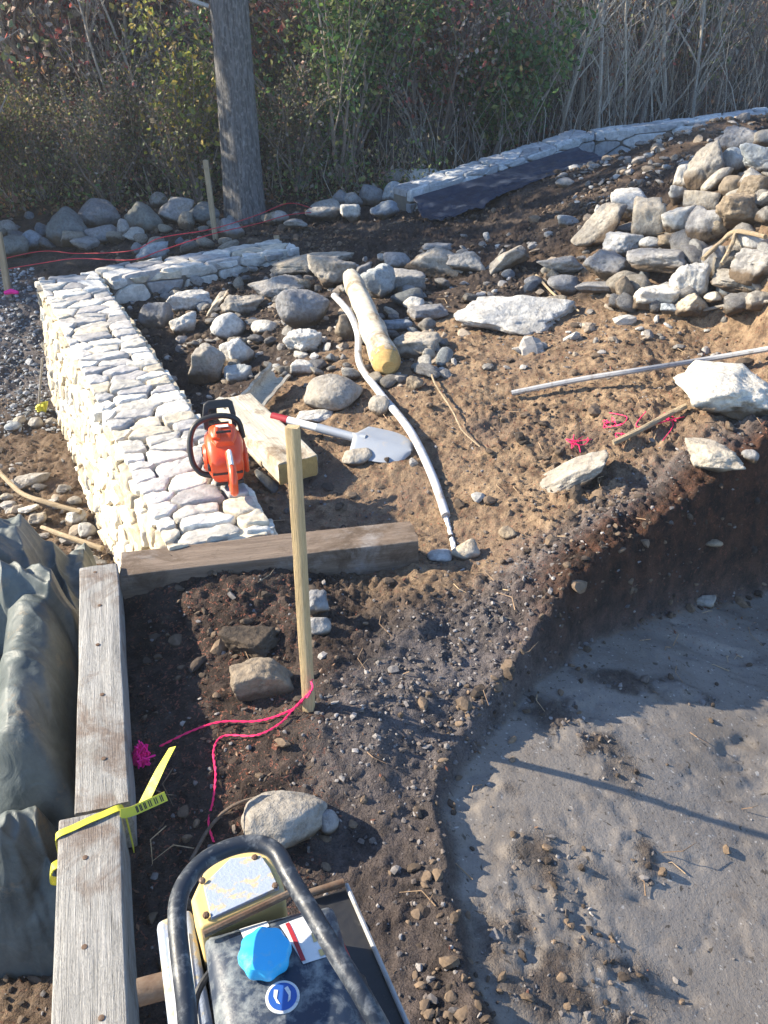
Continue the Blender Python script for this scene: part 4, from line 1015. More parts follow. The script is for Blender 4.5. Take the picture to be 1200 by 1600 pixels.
for k in range(16, 34):
    if k % 3 == 1: continue
    p = Pp[k]; d = (Pp[k+1]-Pp[k-1]).normalized(); W_ = Vector((0,.55,.85)); W_ = (W_-d*W_.dot(d)).normalized(); N_ = d.cross(W_)
    for sgn in (1, -1):
        mb.add([p+W_*.007+N_*.0012*sgn-d*.0011, p+W_*.007+N_*.0012*sgn+d*.0011, p-W_*.007+N_*.0012*sgn+d*.0011, p-W_*.007+N_*.0012*sgn-d*.0011], [[0,1,2,3]])
mb.build('printed_mark', M['black'], tl, smooth=False)
mb = MB(); P = [S*(hw+.03)+Vector((0,.03,-.02)), S*(hw+.045)+Vector((0,.06,.0)), S*(hw+.062)+Vector((0,.10,.02)), S*(hw+.078)+Vector((0,.145,.03))]
ribbon(mb, smooth_path(P, 5), [Vector((1,-.2+.05*k, .25+.03*k)).normalized() for k in range(16)], .024); mb.V = mb.V; mb.build('tail', M['strap'], rb)
mb = MB(); P = [S*(-hw-.008)+Vector((0,0,-.10)), S*(-hw-.022)+Vector((0,-.01,-.10)), S*(-hw-.028)+Vector((0,-.015,-.13)), S*(-hw-.010)+Vector((0,-.01,-.145))]
ribbon(mb, smooth_path(P, 5), T, .02, .003); mb.build('knot', M['strap'], rb)
# red line strung along the edge of the woods
P = []
for (x, y, l) in [(-40,415,.1),(60,398,.09),(120,390,.07),(205,392,.10),(250,378,.12),(330,352,.2),(400,336,.13),(450,322,.12),(486,318,.08)]: P.append(hit(x, y+14, l+.06))
c = P[0].copy(); mb = MB(); mb.tube([p-c for p in smooth_path(P, 8)], .0035, 5)
P2_ = [p+Vector((0, .05, .05+.03*math.sin(i*2.1))) for i, p in enumerate(P)]; mb.tube([p-c for p in smooth_path(P2_, 8)], .003, 5)
tag(mb.build('string_line', M['redline'], loc=c), 'red string line strung past the stake in front of the boulders', 'string line')
pk = hit(18, 458, .04); mb = MB(); mb.tube([Vector((-.05,0,0)), Vector((0,.005,.012)), Vector((.05,0,.004))], [.014, .02, .012], 8); tag(mb.build('pink_flagging', M['hotpink'], loc=pk), 'scrap of pink flagging at the foot of the leftmost stake', 'flagging')

# ------------------------------------------------------------------ TARP
n1, n2 = 380, 460
u = np.linspace(0, 1, n1); v = np.linspace(1.34, 3.0, n2); U_, V_ = np.meshgrid(u, v)
edge = a0.x+(a1.x-a0.x)*(V_-a0.y)/(a1.y-a0.y)-.066
U2 = -2.3+(edge+2.3)*U_
dE = edge-U2                                   # distance to the timber's side
def roll_(d, w): return np.sqrt(np.clip(1-(d/w)**2, 0, 1))
def smax(a, b, k=.014): h = np.clip(.5+.5*(a-b)/k, 0, 1); return b+(a-b)*h+k*h*(1-h)
wv = .05*fbm(U2*3, V_*3, s=51); wv2 = .05*fbm(U2*3+7, V_*3, s=52)
base = -.38-.10*sstep(.3, .9, dE)
# fat lengthwise roll beside the timber, with a fold down its side
A = -.30+.38*roll_(dE-.135-.02*np.sin(V_*4)+wv*.4, .125)*sstep(1.52, 1.66, V_+wv)*sstep(2.36, 2.22, V_)
# roll lying across the top of it
B = -.20+.32*roll_(V_-2.27-.10*(dE-.2)+wv, .10)*sstep(1.5, 1.2, dE)*(1-.55*sstep(.12, .0, dE))
# high mass behind
Cc = -.45+(.50-.25*sstep(.28, .02, dE))*sstep(2.32, 2.46, V_+wv)*sstep(3.0, 2.72, V_+wv2)*(1-.5*sstep(.7, 1.3, dE))
# lower crumpled part toward the viewer
Dd_ = -.24+.15*roll_(dE-.24+.9*(V_-1.42)+wv, .12)*sstep(1.62, 1.5, V_)*sstep(1.15, 1.3, V_)
E_ = -.22+.17*roll_(dE-.12-.55*(V_-1.2)+wv, .09)*sstep(1.42, 1.3, V_)
Ff = -.26+.13*roll_(dE-.52+.5*(V_-1.7)+wv, .16)
Zt = smax(smax(smax(A, B), smax(Cc, base)), smax(smax(Dd_, E_), Ff))
ang = U2*.8+V_*.6
r1 = 1-np.abs(fbm((U2*2.2+V_)*4.5+wv*20, (V_-U2*.5)*1.6, s=53, oct=2))*2.4
r2 = 1-np.abs(fbm((V_*2+U2)*6+wv2*30, (U2-V_*.4)*2.4, s=54, oct=2))*2.4
r3 = 1-np.abs(fbm(U2*18+wv*60, V_*15, s=55, oct=2))*2.2
kA = 1-.75*np.clip((A-Zt+.04)/.04, 0, 1); Zt = Zt+kA*(.034*np.clip(r1, -1.2, 1)+.024*np.clip(r2, -1.2, 1)+.005*np.clip(r3, -1, 1))+(1-kA)*.008*np.clip(r2, -1, 1)
gg = ground(U2, V_)-.02
bd = np.clip(np.minimum(np.minimum((U2+2.3)/.2, (3.0-V_)/.15), (V_-1.34)/.10), 0, 1); ed = np.clip(dE/.035, 0, 1)**.5
Zt = gg+(np.maximum(Zt, gg+.03)-gg)*(bd**.5)*(.55+.45*ed)
I = np.arange(n1*n2).reshape(n2, n1); F = np.stack([I[:-1, :-1], I[:-1, 1:], I[1:, 1:], I[1:, :-1]], 2).reshape(-1, 4)
me = nmesh('tarpaulin', np.stack([U2, V_, Zt], 2).reshape(-1, 3)+np.array([1.3, -2, .2]), F)
o = link('tarpaulin', me, M['tarp'], None, (-1.3, 2, -.2)); tag(o, 'crumpled grey-green tarpaulin piled left of the long timber', 'tarpaulin')

# ------------------------------------------------------------------ CHAINSAW (local: +Y forward, +X right side, metres)
cs_p = atz(354, 738, ZW+.028)
cs = thing('chainsaw', 'orange chainsaw with black handles standing on the stone wall', 'chainsaw', cs_p, R(14))
def loft(mb, secs, n=20):
    """secs: (y, cx, cz, halfw, halfh, squareness)"""
    V = []
    for (y, cx, cz, hw_, hh_, e) in secs:
        for k in range(n):
            a = 2*PI*k/n; c_, s_ = math.cos(a), math.sin(a); V.append(Vector((cx+hw_*math.copysign(abs(c_)**e, c_), y, cz+hh_*math.copysign(abs(s_)**e, s_))))
    m = len(secs); F = [[i*n+k, i*n+(k+1) % n, (i+1)*n+(k+1) % n, (i+1)*n+k] for i in range(m-1) for k in range(n)]+[list(range(n-1, -1, -1)), [(m-1)*n+k for k in range(n)]]
    mb.add(V, F); return mb
mb = loft(MB(), [(-.105,0,.055,.045,.035,.6), (-.095,0,.065,.062,.055,.55), (-.05,0,.08,.072,.075,.5), (.0,0,.09,.076,.088,.5), (.05,0,.088,.075,.082,.5), (.088,0,.075,.068,.066,.5), (.1,0,.07,.055,.05,.6)], 28); mb.build('body', M['orange'], cs)
mb = loft(MB(), [(-.06,0,.15,.035,.018,.6), (-.03,0,.165,.05,.03,.6), (.02,0,.17,.055,.034,.6), (.06,0,.155,.05,.028,.6), (.075,0,.14,.04,.02,.6)], 24); mb.build('cylinder_cover', M['orange'], cs)
mb = MB(); mb.box((-.024,-.012,0), (.024,.012,.002), Matrix.Translation((0,0,.2035)) @ Matrix.Rotation(R(-3), 4, 'X')); mb.build('name_plate', M['label'], cs, bevel=.0005)
# rear handle: closed D loop
P = smooth_path([(.012,-.085,.13), (.012,-.13,.125), (.012,-.19,.105), (.012,-.215,.07), (.012,-.21,.03), (.012,-.17,.012), (.012,-.1,.014), (.012,-.06,.03)], 6)
mb = MB(); mb.tube(P, .0155, 12); mb.build('rear_handle', M['orange'], cs)
mb = MB(); mb.box((-.004,-.15,.085), (.028,-.11,.112)); mb.build('trigger', M['black'], cs, bevel=.004)
mb = MB(); mb.tube(smooth_path([(.012,-.10,.145), (.012,-.14,.139), (.012,-.175,.125)], 4), .009, 8); mb.build('throttle_lock', M['whitep'], cs)
# front handle bar wraps over the left side
P = smooth_path([(-.055,-.03,.01), (-.10,-.02,.02), (-.128,0,.06), (-.130,.03,.13), (-.105,.05,.19), (-.05,.062,.215), (.02,.062,.217), (.068,.06,.19), (.082,.055,.12)], 8)
mb = MB(); mb.tube(P, .0115, 12); mb.build('front_handle', M['black'], cs)
mb = MB()
for (y0, z0, w_, t_) in [(.085,.15,.066,.010)]:
    prof = [(-.066,.15), (-.068,.20), (-.058,.245), (-.04,.256), (.04,.256), (.058,.245), (.066,.20), (.064,.15), (.045,.15), (.046,.195), (.038,.226), (-.038,.226), (-.046,.195), (-.047,.15)]
    n = len(prof); V = [Vector((x, .088+(z-.15)*.35+d, z)) for d in (0, .012) for x, z in prof]
    F = [[i, (i+1) % n, n+(i+1) % n, n+i] for i in range(n)]
    for k in range(6): F.append([k, k+1, 12-k, 13-k]); F.append([n+k, n+13-k, n+12-k, n+k+1])
    mb.add(V, F)
mb.build('hand_guard', M['black'], cs, bevel=.003)
mb = MB(); mb.lathe([(.052, 0), (.056, .004), (.05, .014), (.02, .017)], 28, Matrix.Translation((-.070, -.01, .08)) @ Matrix.Rotation(-PI/2, 4, 'Y')); st = mb.build('starter_cover', M['orange'], cs)
mb = MB()
for k in range(8): a = 2*PI*k/8; mb.box((.02,-.003,.0155), (.045,.003,.0185), Matrix.Translation((-.070, -.01, .08)) @ Matrix.Rotation(-PI/2, 4, 'Y') @ Matrix.Rotation(a, 4, 'Z'))
mb.build('vent_slots', M['black'], st)
mb = MB(); mb.lathe([(.014, 0), (.016, .004), (.014, .012)], 16, Matrix.Translation((-.062, -.075, .07)) @ Matrix.Rotation(-PI/2, 4, 'Y'), .06, 6); mb.build('fuel_cap', M['black'], cs)
mb = MB(); mb.tube([(-.02,-.01,.198), (-.03,-.05,.175)], .016, 14); mb.build('cover_boss', M['orange'], cs)  # short stub on the cylinder cover, same orange plastic as the body
mb = MB(); mb.box((.07,-.06,.02), (.088,.085,.11)); mb.build('clutch_cover', M['orange'], cs, bevel=.01, seg=3)
for k in range(5): mb = MB(); mb.box((-.028+.0, -.045+.019*k, .196), (.03, -.039+.019*k, .2045)) if k in (0, 4) else mb.box((-.045, -.05+.02*k, .158), (-.036, -.04+.02*k, .176)); mb.build('slot', M['black'], cs)
for (x, y, z) in ((.0895,-.03,.06), (.0895,.045,.06), (.0895,.01,.09)): mb = MB(); mb.lathe([(.006, 0), (.006, .004), (.002, .005)], 6, Matrix.Translation((x-.002, y, z)) @ Matrix.Rotation(PI/2, 4, 'Y')); mb.build('nut', M['greyrod'], cs, smooth=False)
mb = MB(); mb.box((-.058,-.108,.05), (.058,-.100,.058)); mb.build('seam', M['black'], cs)
mb = MB(); mb.box((-.05,-.095,-.004), (.06,.09,.012)); mb.build('base', M['black'], cs, bevel=.004)
cs.scale = (.9, .98, .9)

# ------------------------------------------------------------------ PLATE COMPACTOR (local frame turned 16 degrees)
RZ = R(16.5); org = Vector((-.125, .62, 0)); org.z = 0
gzc = gz(-.1, .7)
pc = thing('plate_compactor', 'motor plate compactor with dusty blue-black tank and bright blue fuel cap', 'plate compactor', org, RZ)
Ri = Matrix.Rotation(-RZ, 3, 'Z')
def lp(px, py, z): return Ri @ (atz(px, py, z)-org)
def prism(poly, z0, z1):
    """poly of (x, y[, dz])"""
    n = len(poly); V = [Vector((p[0], p[1], z0)) for p in poly]+[Vector((p[0], p[1], z1+(p[2] if len(p) > 2 else 0))) for p in poly]
    m = MB(); m.add(V, [[i, (i+1) % n, n+(i+1) % n, n+i] for i in range(n)]+[list(range(n-1, -1, -1)), [n+k for k in range(n)]]); return m
c_bl = lp(316,1452,.70); c_br = lp(522,1408,.70)
xl, xr, yf = c_bl.x, c_br.x, c_bl.y
# tank: domed box
def rbox(x0, x1, y0, y1, z0, z1, r, dome=0, n=14):
    V = []; F = []; N = 24
    for i in range(N+1):
        for j in range(N+1):
            s = i/N*2-1; t = j/N*2-1
            # superellipse mapping on top sheet
            a = abs(s)**6+abs(t)**6; h = (1-min(1, a)**3)
            V.append(Vector((x0+(x1-x0)*(s+1)/2, y0+(y1-y0)*(t+1)/2, z1+dome*(1-s*s)*(1-t*t)-r*(max(abs(s), abs(t))**10))))
    for i in range(N):
        for j in range(N): a = i*(N+1)+j; F.append([a, a+N+1, a+N+2, a+1])
    ring = [i*(N+1) for i in range(N+1)]+[N*(N+1)+j for j in range(1, N+1)]+[i*(N+1)+N for i in range(N-1, -1, -1)]+[j for j in range(N-1, 0, -1)]
    k = len(V); V += [Vector((V[q].x, V[q].y, z0)) for q in ring]; L_ = len(ring)
    for q in range(L_): F.append([ring[q], ring[(q+1) % L_], k+(q+1) % L_, k+q])
    F.append([k+q for q in range(L_)]); m = MB(); m.add(V, F); return m
tk = rbox(xl, xr, yf-.30, yf, .56, .70, .016, .012).build('tank', M['tank'], pc, bevel=.01, seg=3, angle=50)
def on_top(px, py): p = lp(px, py, .708); return p
def patch(name, px, mat, parent, h=.0012, z=None):
    P = [on_top(*q) for q in px]; V = []
    m = MB(); n = 6; grid = []
    for i in range(n+1):
        for j in range(n+1):
            a = P[0].lerp(P[1], i/n); b = P[3].lerp(P[2], i/n); p = a.lerp(b, j/n); s = (p.x-xl)/(xr-xl)*2-1; t = (p.y-(yf-.3))/.3*2-1
            V.append(Vector((p.x, p.y, .70+.012*(1-s*s)*(1-t*t)-.016*max(abs(s), abs(t))**10+h)))
    m.add(V, [[i*(n+1)+j, (i+1)*(n+1)+j, (i+1)*(n+1)+j+1, i*(n+1)+j+1] for i in range(n) for j in range(n)])
    return m.build(name, mat, parent)
patch('warning_label', [(436,1440),(475,1422),(514,1492),(474,1508)], M['label'], tk)
patch('warning_label', [(372,1438),(414,1420),(420,1440),(380,1462)], M['label'], tk)
patch('red_bar', [(445,1438),(451,1435),(478,1502),(471,1504)], M['red'], tk, .0020)
patch('yellow_print', [(486,1456),(494,1452),(498,1468),(490,1472)], M['yellow'], tk, .0020)
patch('yellow_print', [(497,1484),(508,1479),(512,1488),(501,1494)], M['yellow'], tk, .0020)
# fuel cap
cc = lp(414,1490,.722)
mb = MB(); mb.lathe([(.021,-.022), (.022,0), (.030,.002), (.0315,.007), (.0312,.015), (.029,.0195), (.022,.0212), (.01,.0217), (.002,.0218)], 72, Matrix.Translation((cc.x, cc.y, .712)), .045, 8)
mb.V = [(cc.x+(v[0]-cc.x)*.92, cc.y+(v[1]-cc.y)*.92, v[2]) for v in mb.V]
fc = mb.build('fuel_cap', M['bluecap'], tk)
# round emblem: white ring, blue disc and a pale mirrored device
ec = on_top(442,1562); s = (ec.x-xl)/(xr-xl)*2-1; t = (ec.y-(yf-.3))/.3*2-1; ez = .70+.012*(1-s*s)*(1-t*t)+.0005
em = MB(); em.lathe([(.0185, 0), (.0185, .0015), (.016, .0018)], 40, Matrix.Translation((ec.x, ec.y, ez))); eo = em.build('emblem', M['label'], tk)
em = MB(); em.lathe([(.0155, .0018), (.0155, .0024), (.002, .0025)], 40, Matrix.Translation((ec.x, ec.y, ez))); em.build('blue_disc', M['bluelogo'], eo)
em = MB()
for sg in (-1, 1):
    V = [Vector((ec.x+sg*x, ec.y+y, ez+.0031)) for x, y in ((.0035,.008), (.0075,.0095), (.0095,.002), (.0075,-.006), (.004,-.0085), (.0065,-.001))]
    em.add(V, [[0,1,2,5], [5,2,3,4]])
em.build('device', M['label'], eo, smooth=False)
# yellow hood with worn grey top, in front of the tank
hp = [lp(312,1452,.70), lp(447,1392,.70), lp(436,1362,.69), lp(422,1336,.68), lp(395,1326,.675), lp(352,1334,.675), lp(318,1360,.68), lp(298,1404,.69)]
n = len(hp); V = [Vector((p.x, p.y, .50)) for p in hp]+hp
m = MB(); m.add(V, [[i, (i+1) % n, n+(i+1) % n, n+i] for i in range(n)]+[list(range(n-1, -1, -1)), [n+k for k in range(n)]]); hood = m.build('hood', M['yellow'], pc, bevel=.006, seg=3)
cen = sum(hp, Vector())/n; hq = [lp(330,1436,.701), lp(436,1388,.701), lp(422,1358,.692), lp(408,1338,.682), lp(360,1343,.681), lp(318,1384,.690)]
m = MB(); m.add(hq, [list(range(6))]); 
for v_ in m.V: pass
m = MB(); zz = .0025; m.add([p+Vector((0,0,zz)) for p in hq]+[p+Vector((0,0,-.004)) for p in hq], [list(range(6))]+[[i, (i+1) % 6, 6+(i+1) % 6, 6+i] for i in range(6)]); m.build('top_panel', M['greypaint'], hood, bevel=.001)
# rusty strap between hood and tank
p0_, p1_ = lp(318,1460,.705), lp(452,1396,.705)
T_ = (p1_-p0_).normalized(); mb = MB(); mb.tube([p0_, p1_], .0045, 8); mb.build('bracket_bar', M['rust'], pc)
# protective tube frame
tubeP = [(330,1720,.66),(300,1640,.74),(290,1560,.775),(280,1480,.785),(277,1420,.79),(288,1382,.79),(318,1346,.79),(360,1324,.79),(402,1318,.79),(432,1332,.79),(452,1368,.788),(486,1424,.785),(524,1488,.78),(566,1556,.77),(606,1630,.74),(640,1720,.66)]
mb = MB(); mb.tube(smooth_path([lp(*q) for q in tubeP], 6), .0102, 18); fr_ = mb.build('guard_frame', M['tube'], pc)
for (q0, q1) in ((tubeP[1], (xl-.012, yf-.30, .5)), (tubeP[-2], (xr+.03, yf-.31, .5))):
    a = lp(*q0); mb = MB(); mb.tube(smooth_path([a, Vector((q1[0], a.y-.08, .66)), Vector((q1[0], a.y-.1, .45)), Vector((q1[0], a.y-.08, .16))], 5), .0102, 14); mb.build('frame_leg', M['tube'], pc)
# grey air cleaner at the left with a label, and a knob below
a = lp(243,1438,.64); b = lp(292,1590,.64)
ac = prism([(a.x, a.y), (a.x+.045, a.y+.008), (a.x+.055, b.y-.05), (a.x+.005, b.y-.05)], .48, .64).build('air_cleaner', M['greypaint'], pc, bevel=.008, seg=3)
m = MB(); x0_ = a.x+.012; m.box((x0_, b.y-.02, .6405), (x0_+.026, a.y-.03, .6418)); m.build('sticker', M['label'], ac)
mb = MB(); mb.tube([(a.x-.035, a.y-.03, .55), (a.x+.01, a.y-.03, .55)], .017, 16); mb.build('muffler_pipe', M['rust'], pc)
# right belt guard: open dark box with a pale edge
g0 = lp(478,1392,.52); g1_ = lp(541,1372,.52); g2_ = lp(650,1620,.52)
dx = Vector((g2_.x-g1_.x, g2_.y-g1_.y, 0))
poly = [(g0.x, g0.y), (g1_.x, g1_.y), (g2_.x+.02, g2_.y-.12), (g0.x+.03, g2_.y-.12)]
bg = prism(poly, .30, .50).build('belt_guard', M['black'], pc, bevel=.004)
mb = MB(); mb.tube(smooth_path([Vector((g0.x, g0.y, .512)), Vector((g1_.x-.004, g1_.y-.002, .514))], 4), .006, 10); mb.build('front_lip', M['rust'], bg)
mb = MB(); mb.tube([Vector((g1_.x, g1_.y, .505)), Vector((g2_.x, g2_.y, .505)), Vector((g2_.x+.02, g2_.y-.12, .505))], .0035, 8); mb.build('edge_rim', M['greyrod'], bg)
r0, r1 = lp(534,1474,.60), lp(596,1610,.60); mb = MB(); mb.box((xr+.0, yf-.34, .40), (xr+.028, yf-.04, .595)); side = mb.build('side_panel', M['black'], pc, bevel=.004)
mb = MB(); mb.tube([r0, r1], .0028, 6); mb.build('red_trim', M['red'], pc)
# small fittings: bolts, fuel hose, seam round the tank
for q in [lp(322,1430,.7035), lp(430,1384,.7035), lp(398,1340,.686), lp(316,1376,.694)]:
    mb = MB(); mb.lathe([(.0042, -.002), (.0042, .002), (.002, .003)], 6, Matrix.Translation(q)); mb.build('bolt', M['rust'], hood, smooth=False)
mb = MB(); mb.tube(smooth_path([Vector((xl+.012, yf-.02, .66)), Vector((xl-.02, yf-.06, .655)), Vector((xl-.026, yf-.15, .62)), Vector((xl-.01, yf-.24, .55))], 6), .0045, 8); mb.build('fuel_hose', M['black'], pc)
mb = MB(); mb.box((xl-.003, yf-.303, .618), (xr+.003, yf+.003, .626)); mb.build('tank_seam', M['tank'], tk, bevel=.002)
# engine block, base plate with raised nose, mounts
mb = MB(); mb.box((xl+.02, yf-.28, .24), (xr-.02, yf-.02, .555)); eng = mb.build('engine', M['black'], pc, bevel=.012, seg=3)
mb = MB()
for k in range(9): z = .28+k*.026; mb.box((xl+.0, yf-.10, z), (xr-.0, yf+.03, z+.007))
mb.build('cooling_fins', M['greyrod'], eng)
nose = [(-.22,.05), (-.20,.0), (-.1,0), (.12,0), (.17,.03), (.20,.09), (.192,.095), (.16,.045), (.11,.018), (-.1,.018), (-.192,.018), (-.212,.055)]
V = [Vector((x, y-.12, z+gzc)) for x in (xl-.07, xr+.08) for y, z in nose]; n = len(nose)
m = MB(); F = [[i, (i+1) % n, n+(i+1) % n, n+i] for i in range(n)]
for k in range(5): F.append([k, k+1, 10-k, 11-k]); F.append([n+k, n+11-k, n+10-k, n+k+1])
m.add(V, F); m.build('base_plate', M['rust'], pc, bevel=.002)
mb = MB(); mb.box((xl-.03, -.32, .15), (xr+.04, .06, .19)); mb.box((xl+.0, -.30, .19), (xr+.0, .02, .24)); mb.build('deck', M['yellow'], pc, bevel=.004)
for x in (xl, xr+.01):
    for y in (-.26, .0): mb = MB(); mb.lathe([(.028, gzc+.017), (.024, .08), (.028, .151)], 18, Matrix.Translation((x, y, 0))); mb.build('rubber_mount', M['black'], pc)

# ------------------------------------------------------------------ WOODS
random.seed(77)
def grow(mb, p, d, L, r, depth, tips, c, rnd, spread_=.5, nb=3, seg=6, upb=.15, minr=.002):
    P = [p.copy()]; Rr = [r]; cur = p.copy(); dd = d.copy()
    for i in range(seg):
        dd = (dd+Vector((rnd.gauss(0, .13), rnd.gauss(0, .13), rnd.gauss(0, .08)+upb*.3))).normalized(); cur = cur+dd*(L/seg); P.append(cur.copy()); Rr.append(max(minr, r*(1-.75*(i+1)/seg)))
    mb.tube(P, Rr, 5 if r < .03 else 9, cap=False, c=c); tips += P[1:]
    if depth > 0:
        for k in range(nb):
            i = rnd.randint(1, seg-1); ax_ = Vector((rnd.gauss(0, 1), rnd.gauss(0, 1), rnd.uniform(.1, .9))).normalized()
            nd = (dd*(1-spread_)+ax_*spread_).normalized(); grow(mb, P[i], nd, L*rnd.uniform(.35, .65), Rr[i]*.6, depth-1, tips, c, rnd, spread_, nb, 5, upb, minr)
# the main tree
tb = hit(383, 338); tb.z -= .05
mt = thing('tree', 'thick grey-barked tree with a tall straight trunk behind the boulders', 'tree', tb)
P = []; Rr = []
for k in range(60):
    z = k*.2; P.append(Vector((-.018*z+.02*math.sin(z*.8), .03*z, z))); Rr.append((.150+.025*math.exp(-z*2.4))*(1-.035*z)*1.0)
mb = MB(); 
n = 36; V = []
for i, (p, r) in enumerate(zip(P, Rr)):
    for k in range(n):
        a = 2*PI*k/n; rr = r*(1+.05*math.cos(5*a+1)*math.exp(-p.z*1.5)+.035*float(vnoise(a*5.1, p.z*1.3, s=3))+.02*abs(math.sin(a*11+math.sin(p.z*2)))); V.append(p+Vector((math.cos(a)*rr, math.sin(a)*rr, 0)))
mb.add(V, [[i*n+k, i*n+(k+1) % n, (i+1)*n+(k+1) % n, (i+1)*n+k] for i in range(len(P)-1) for k in range(n)]); mb.build('trunk', M['bark'], mt)
mb = MB(); V = []; F = []  # pale strip up the trunk's left side, painting its sunlit edge
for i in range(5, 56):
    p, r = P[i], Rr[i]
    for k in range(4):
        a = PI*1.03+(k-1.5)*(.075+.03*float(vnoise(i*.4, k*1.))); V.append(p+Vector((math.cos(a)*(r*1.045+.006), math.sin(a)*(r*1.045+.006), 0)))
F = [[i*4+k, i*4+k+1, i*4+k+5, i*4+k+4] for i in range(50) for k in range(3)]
mb.add(V, F); mb.build('sunlit_edge_strip', M['palewood'], mt)
mb = MB(); tips = []; rnd = random.Random(5)
for k in range(12):
    z = rnd.uniform(4.2, 11.5); a = rnd.uniform(0, 6.28); i = int(z/.2); grow(mb, P[min(i, 59)], Vector((math.cos(a), math.sin(a), .6)).normalized(), rnd.uniform(1.2, 2.6), .06, 2, tips, (.2,.19,.18), rnd)
for (z, a) in ((1.75, 2.9), (2.25, 3.4)):
    i = int(z/.2); grow(mb, P[i]+Vector((-.15,-.05,0)), Vector((math.cos(a), -.3, .3)).normalized(), .7, .018, 1, tips, (.42,.42,.42), rnd)
mb.build('crown', M['twig'], mt, col=True)

GREEN = [(.09,.19,.055), (.14,.24,.065), (.07,.14,.04), (.24,.27,.08), (.16,.15,.07)]
YEL = [(.38,.40,.08), (.24,.28,.06), (.46,.34,.07), (.16,.2,.06), (.2,.16,.1)]
MIX = [(.15,.19,.08), (.24,.20,.14), (.34,.27,.13), (.12,.16,.07), (.30,.16,.12), (.26,.22,.18), (.26,.27,.10), (.33,.29,.25)]
RED = [(.50,.14,.12), (.36,.22,.18), (.50,.29,.16), (.34,.28,.26), (.38,.34,.28), (.46,.39,.35), (.30,.32,.15)]
ORG = [(.36,.16,.08), (.28,.13,.07), (.22,.15,.08)]
def make_bush(seed, h, w, cols, nleaf, size, stems=9, name='shrub', upright=.6):
    rnd = random.Random(seed); rs_ = np.random.RandomState(seed); mb = MB(); tips = []
    for k in range(stems):
        a = rnd.uniform(0, 6.28); d = Vector((math.cos(a)*(1-upright), math.sin(a)*(1-upright), 1)).normalized()
        grow(mb, Vector((math.cos(a)*.06*w, math.sin(a)*.06*w, -.05)), d, h*rnd.uniform(.6, 1), .014+.004*h, 2, tips, rnd.choice([(.24,.19,.16), (.34,.29,.25), (.17,.13,.11)]), rnd, .45, 4, 6, .1, .0025)
    root = thing(name, None, None)
    st_ = mb.build('stems', M['twig'], root, col=True)
    T = np.array([t[:] for t in tips]); T = T[T[:, 2] > .05*h]
    base = T[rs_.randint(0, len(T), nleaf)]+rs_.normal(0, .055+.02*h, (nleaf, 3)); base[:, 2] = np.abs(base[:, 2])
    quads_mesh('leaves', base, size, cols, seed, M['leaf'], root, up=.8, aspect=.7)
    return root
def copy_thing(o, loc, rz, sc, label, cat, group):
    r = o.copy(); COL.objects.link(r); r.location = loc; r.rotation_euler = (0, 0, rz); r.scale = (sc,)*3; tag(r, label, cat, group)
    for ch in o.children: c = ch.copy(); COL.objects.link(c); c.parent = r
    return r
def put(o, x, y, rz, sc, label, cat, group=None):
    o.location = (x, y, gz(x, y)-.03); o.rotation_euler = (0, 0, rz); o.scale = (sc,)*3; return tag(o, label, cat, group)
def wp(px, y, z=0):
    """world x for a picture column at a given distance"""
    dpt = y*CP+(CAMZ-gz(0, y))*SP; return (px-600)/FPX*dpt
bg_ = make_bush(1, 2.6, 1.5, GREEN, 11000, .06, 14)
put(bg_, wp(528, 8.8), 8.8, .3, .85, 'tall dense green shrub right behind the tree', 'shrub')
b = make_bush(2, 1.3, 1.1, GREEN, 4500, .062, 9); put(b, wp(760, 9.6), 9.6, 0, 1, 'dark green bush behind the left part of the far wall', 'shrub')
b = make_bush(3, 1.9, .5, YEL, 2000, .065, 6, upright=.85); put(b, wp(308, 8.3), 8.3, 0, .8, 'yellow-green shrub just left of the tree trunk', 'shrub')
b = make_bush(4, 1.0, 1.0, GREEN, 2200, .05, 8); put(b, wp(835, 10.2), 10.2, 1, .9, 'low green bush right of the dark green one behind the wall', 'shrub')
b = make_bush(5, 1.4, 1.2, ORG, 2600, .06, 9); put(b, wp(700, 9.9), 9.9, 1, 1, 'shrub with orange autumn leaves behind the green bushes', 'shrub')
protoM = make_bush(6, 1.7, 1.3, MIX, 2900, .060, 13); protoR = make_bush(7, 2.1, 1.3, RED, 2300, .058, 14); protoY = make_bush(8, 1.5, 1.2, YEL+MIX, 3600, .058, 10)
first = {id(protoM): 1, id(protoR): 1, id(protoY): 1}
rnd = random.Random(41)
def place(proto, x, y, rz, sc, label, cat, group):
    label = ('low ' if sc < .8 else 'tall ')+label+' '+deep(y)+' '+where(x, y); z = gz(x, y)-.03
    if first.get(id(proto)): first[id(proto)] = 0; put(proto, x, y, rz, sc, label, cat, group)
    else: copy_thing(proto, (x, y, z), rz, sc, label, cat, group)
def where(x, y):
    px = 600+x/(y*CP+(CAMZ-.4)*SP)*FPX
    for lim, w in ((40, 'at the left edge of the picture'), (140, 'above the large dark boulder'), (240, 'above the light boulder'), (320, 'by the yellow shrub'), (430, 'behind the big trunk'), (560, 'around the tall green shrub'), (680, 'above the far wall start'), (820, 'above the black cloth'), (940, 'above the mid far wall'), (1080, 'left of the stone heap top'), (1400, 'above the stone heap')):
        if px < lim: return w
    return 'beyond the right edge'
def deep(y): return 'at the near edge' if y < 9 else ('in the second row' if y < 10.8 else ('far back' if y < 13 else 'farthest back'))
GM = ('mixed brown-green shrub', 'shrub', 'mixed autumn shrubs')
GR = ('reddish shrub', 'shrub', 'reddish shrubs')
GY = ('yellowing shrub', 'shrub', 'yellowing shrubs')
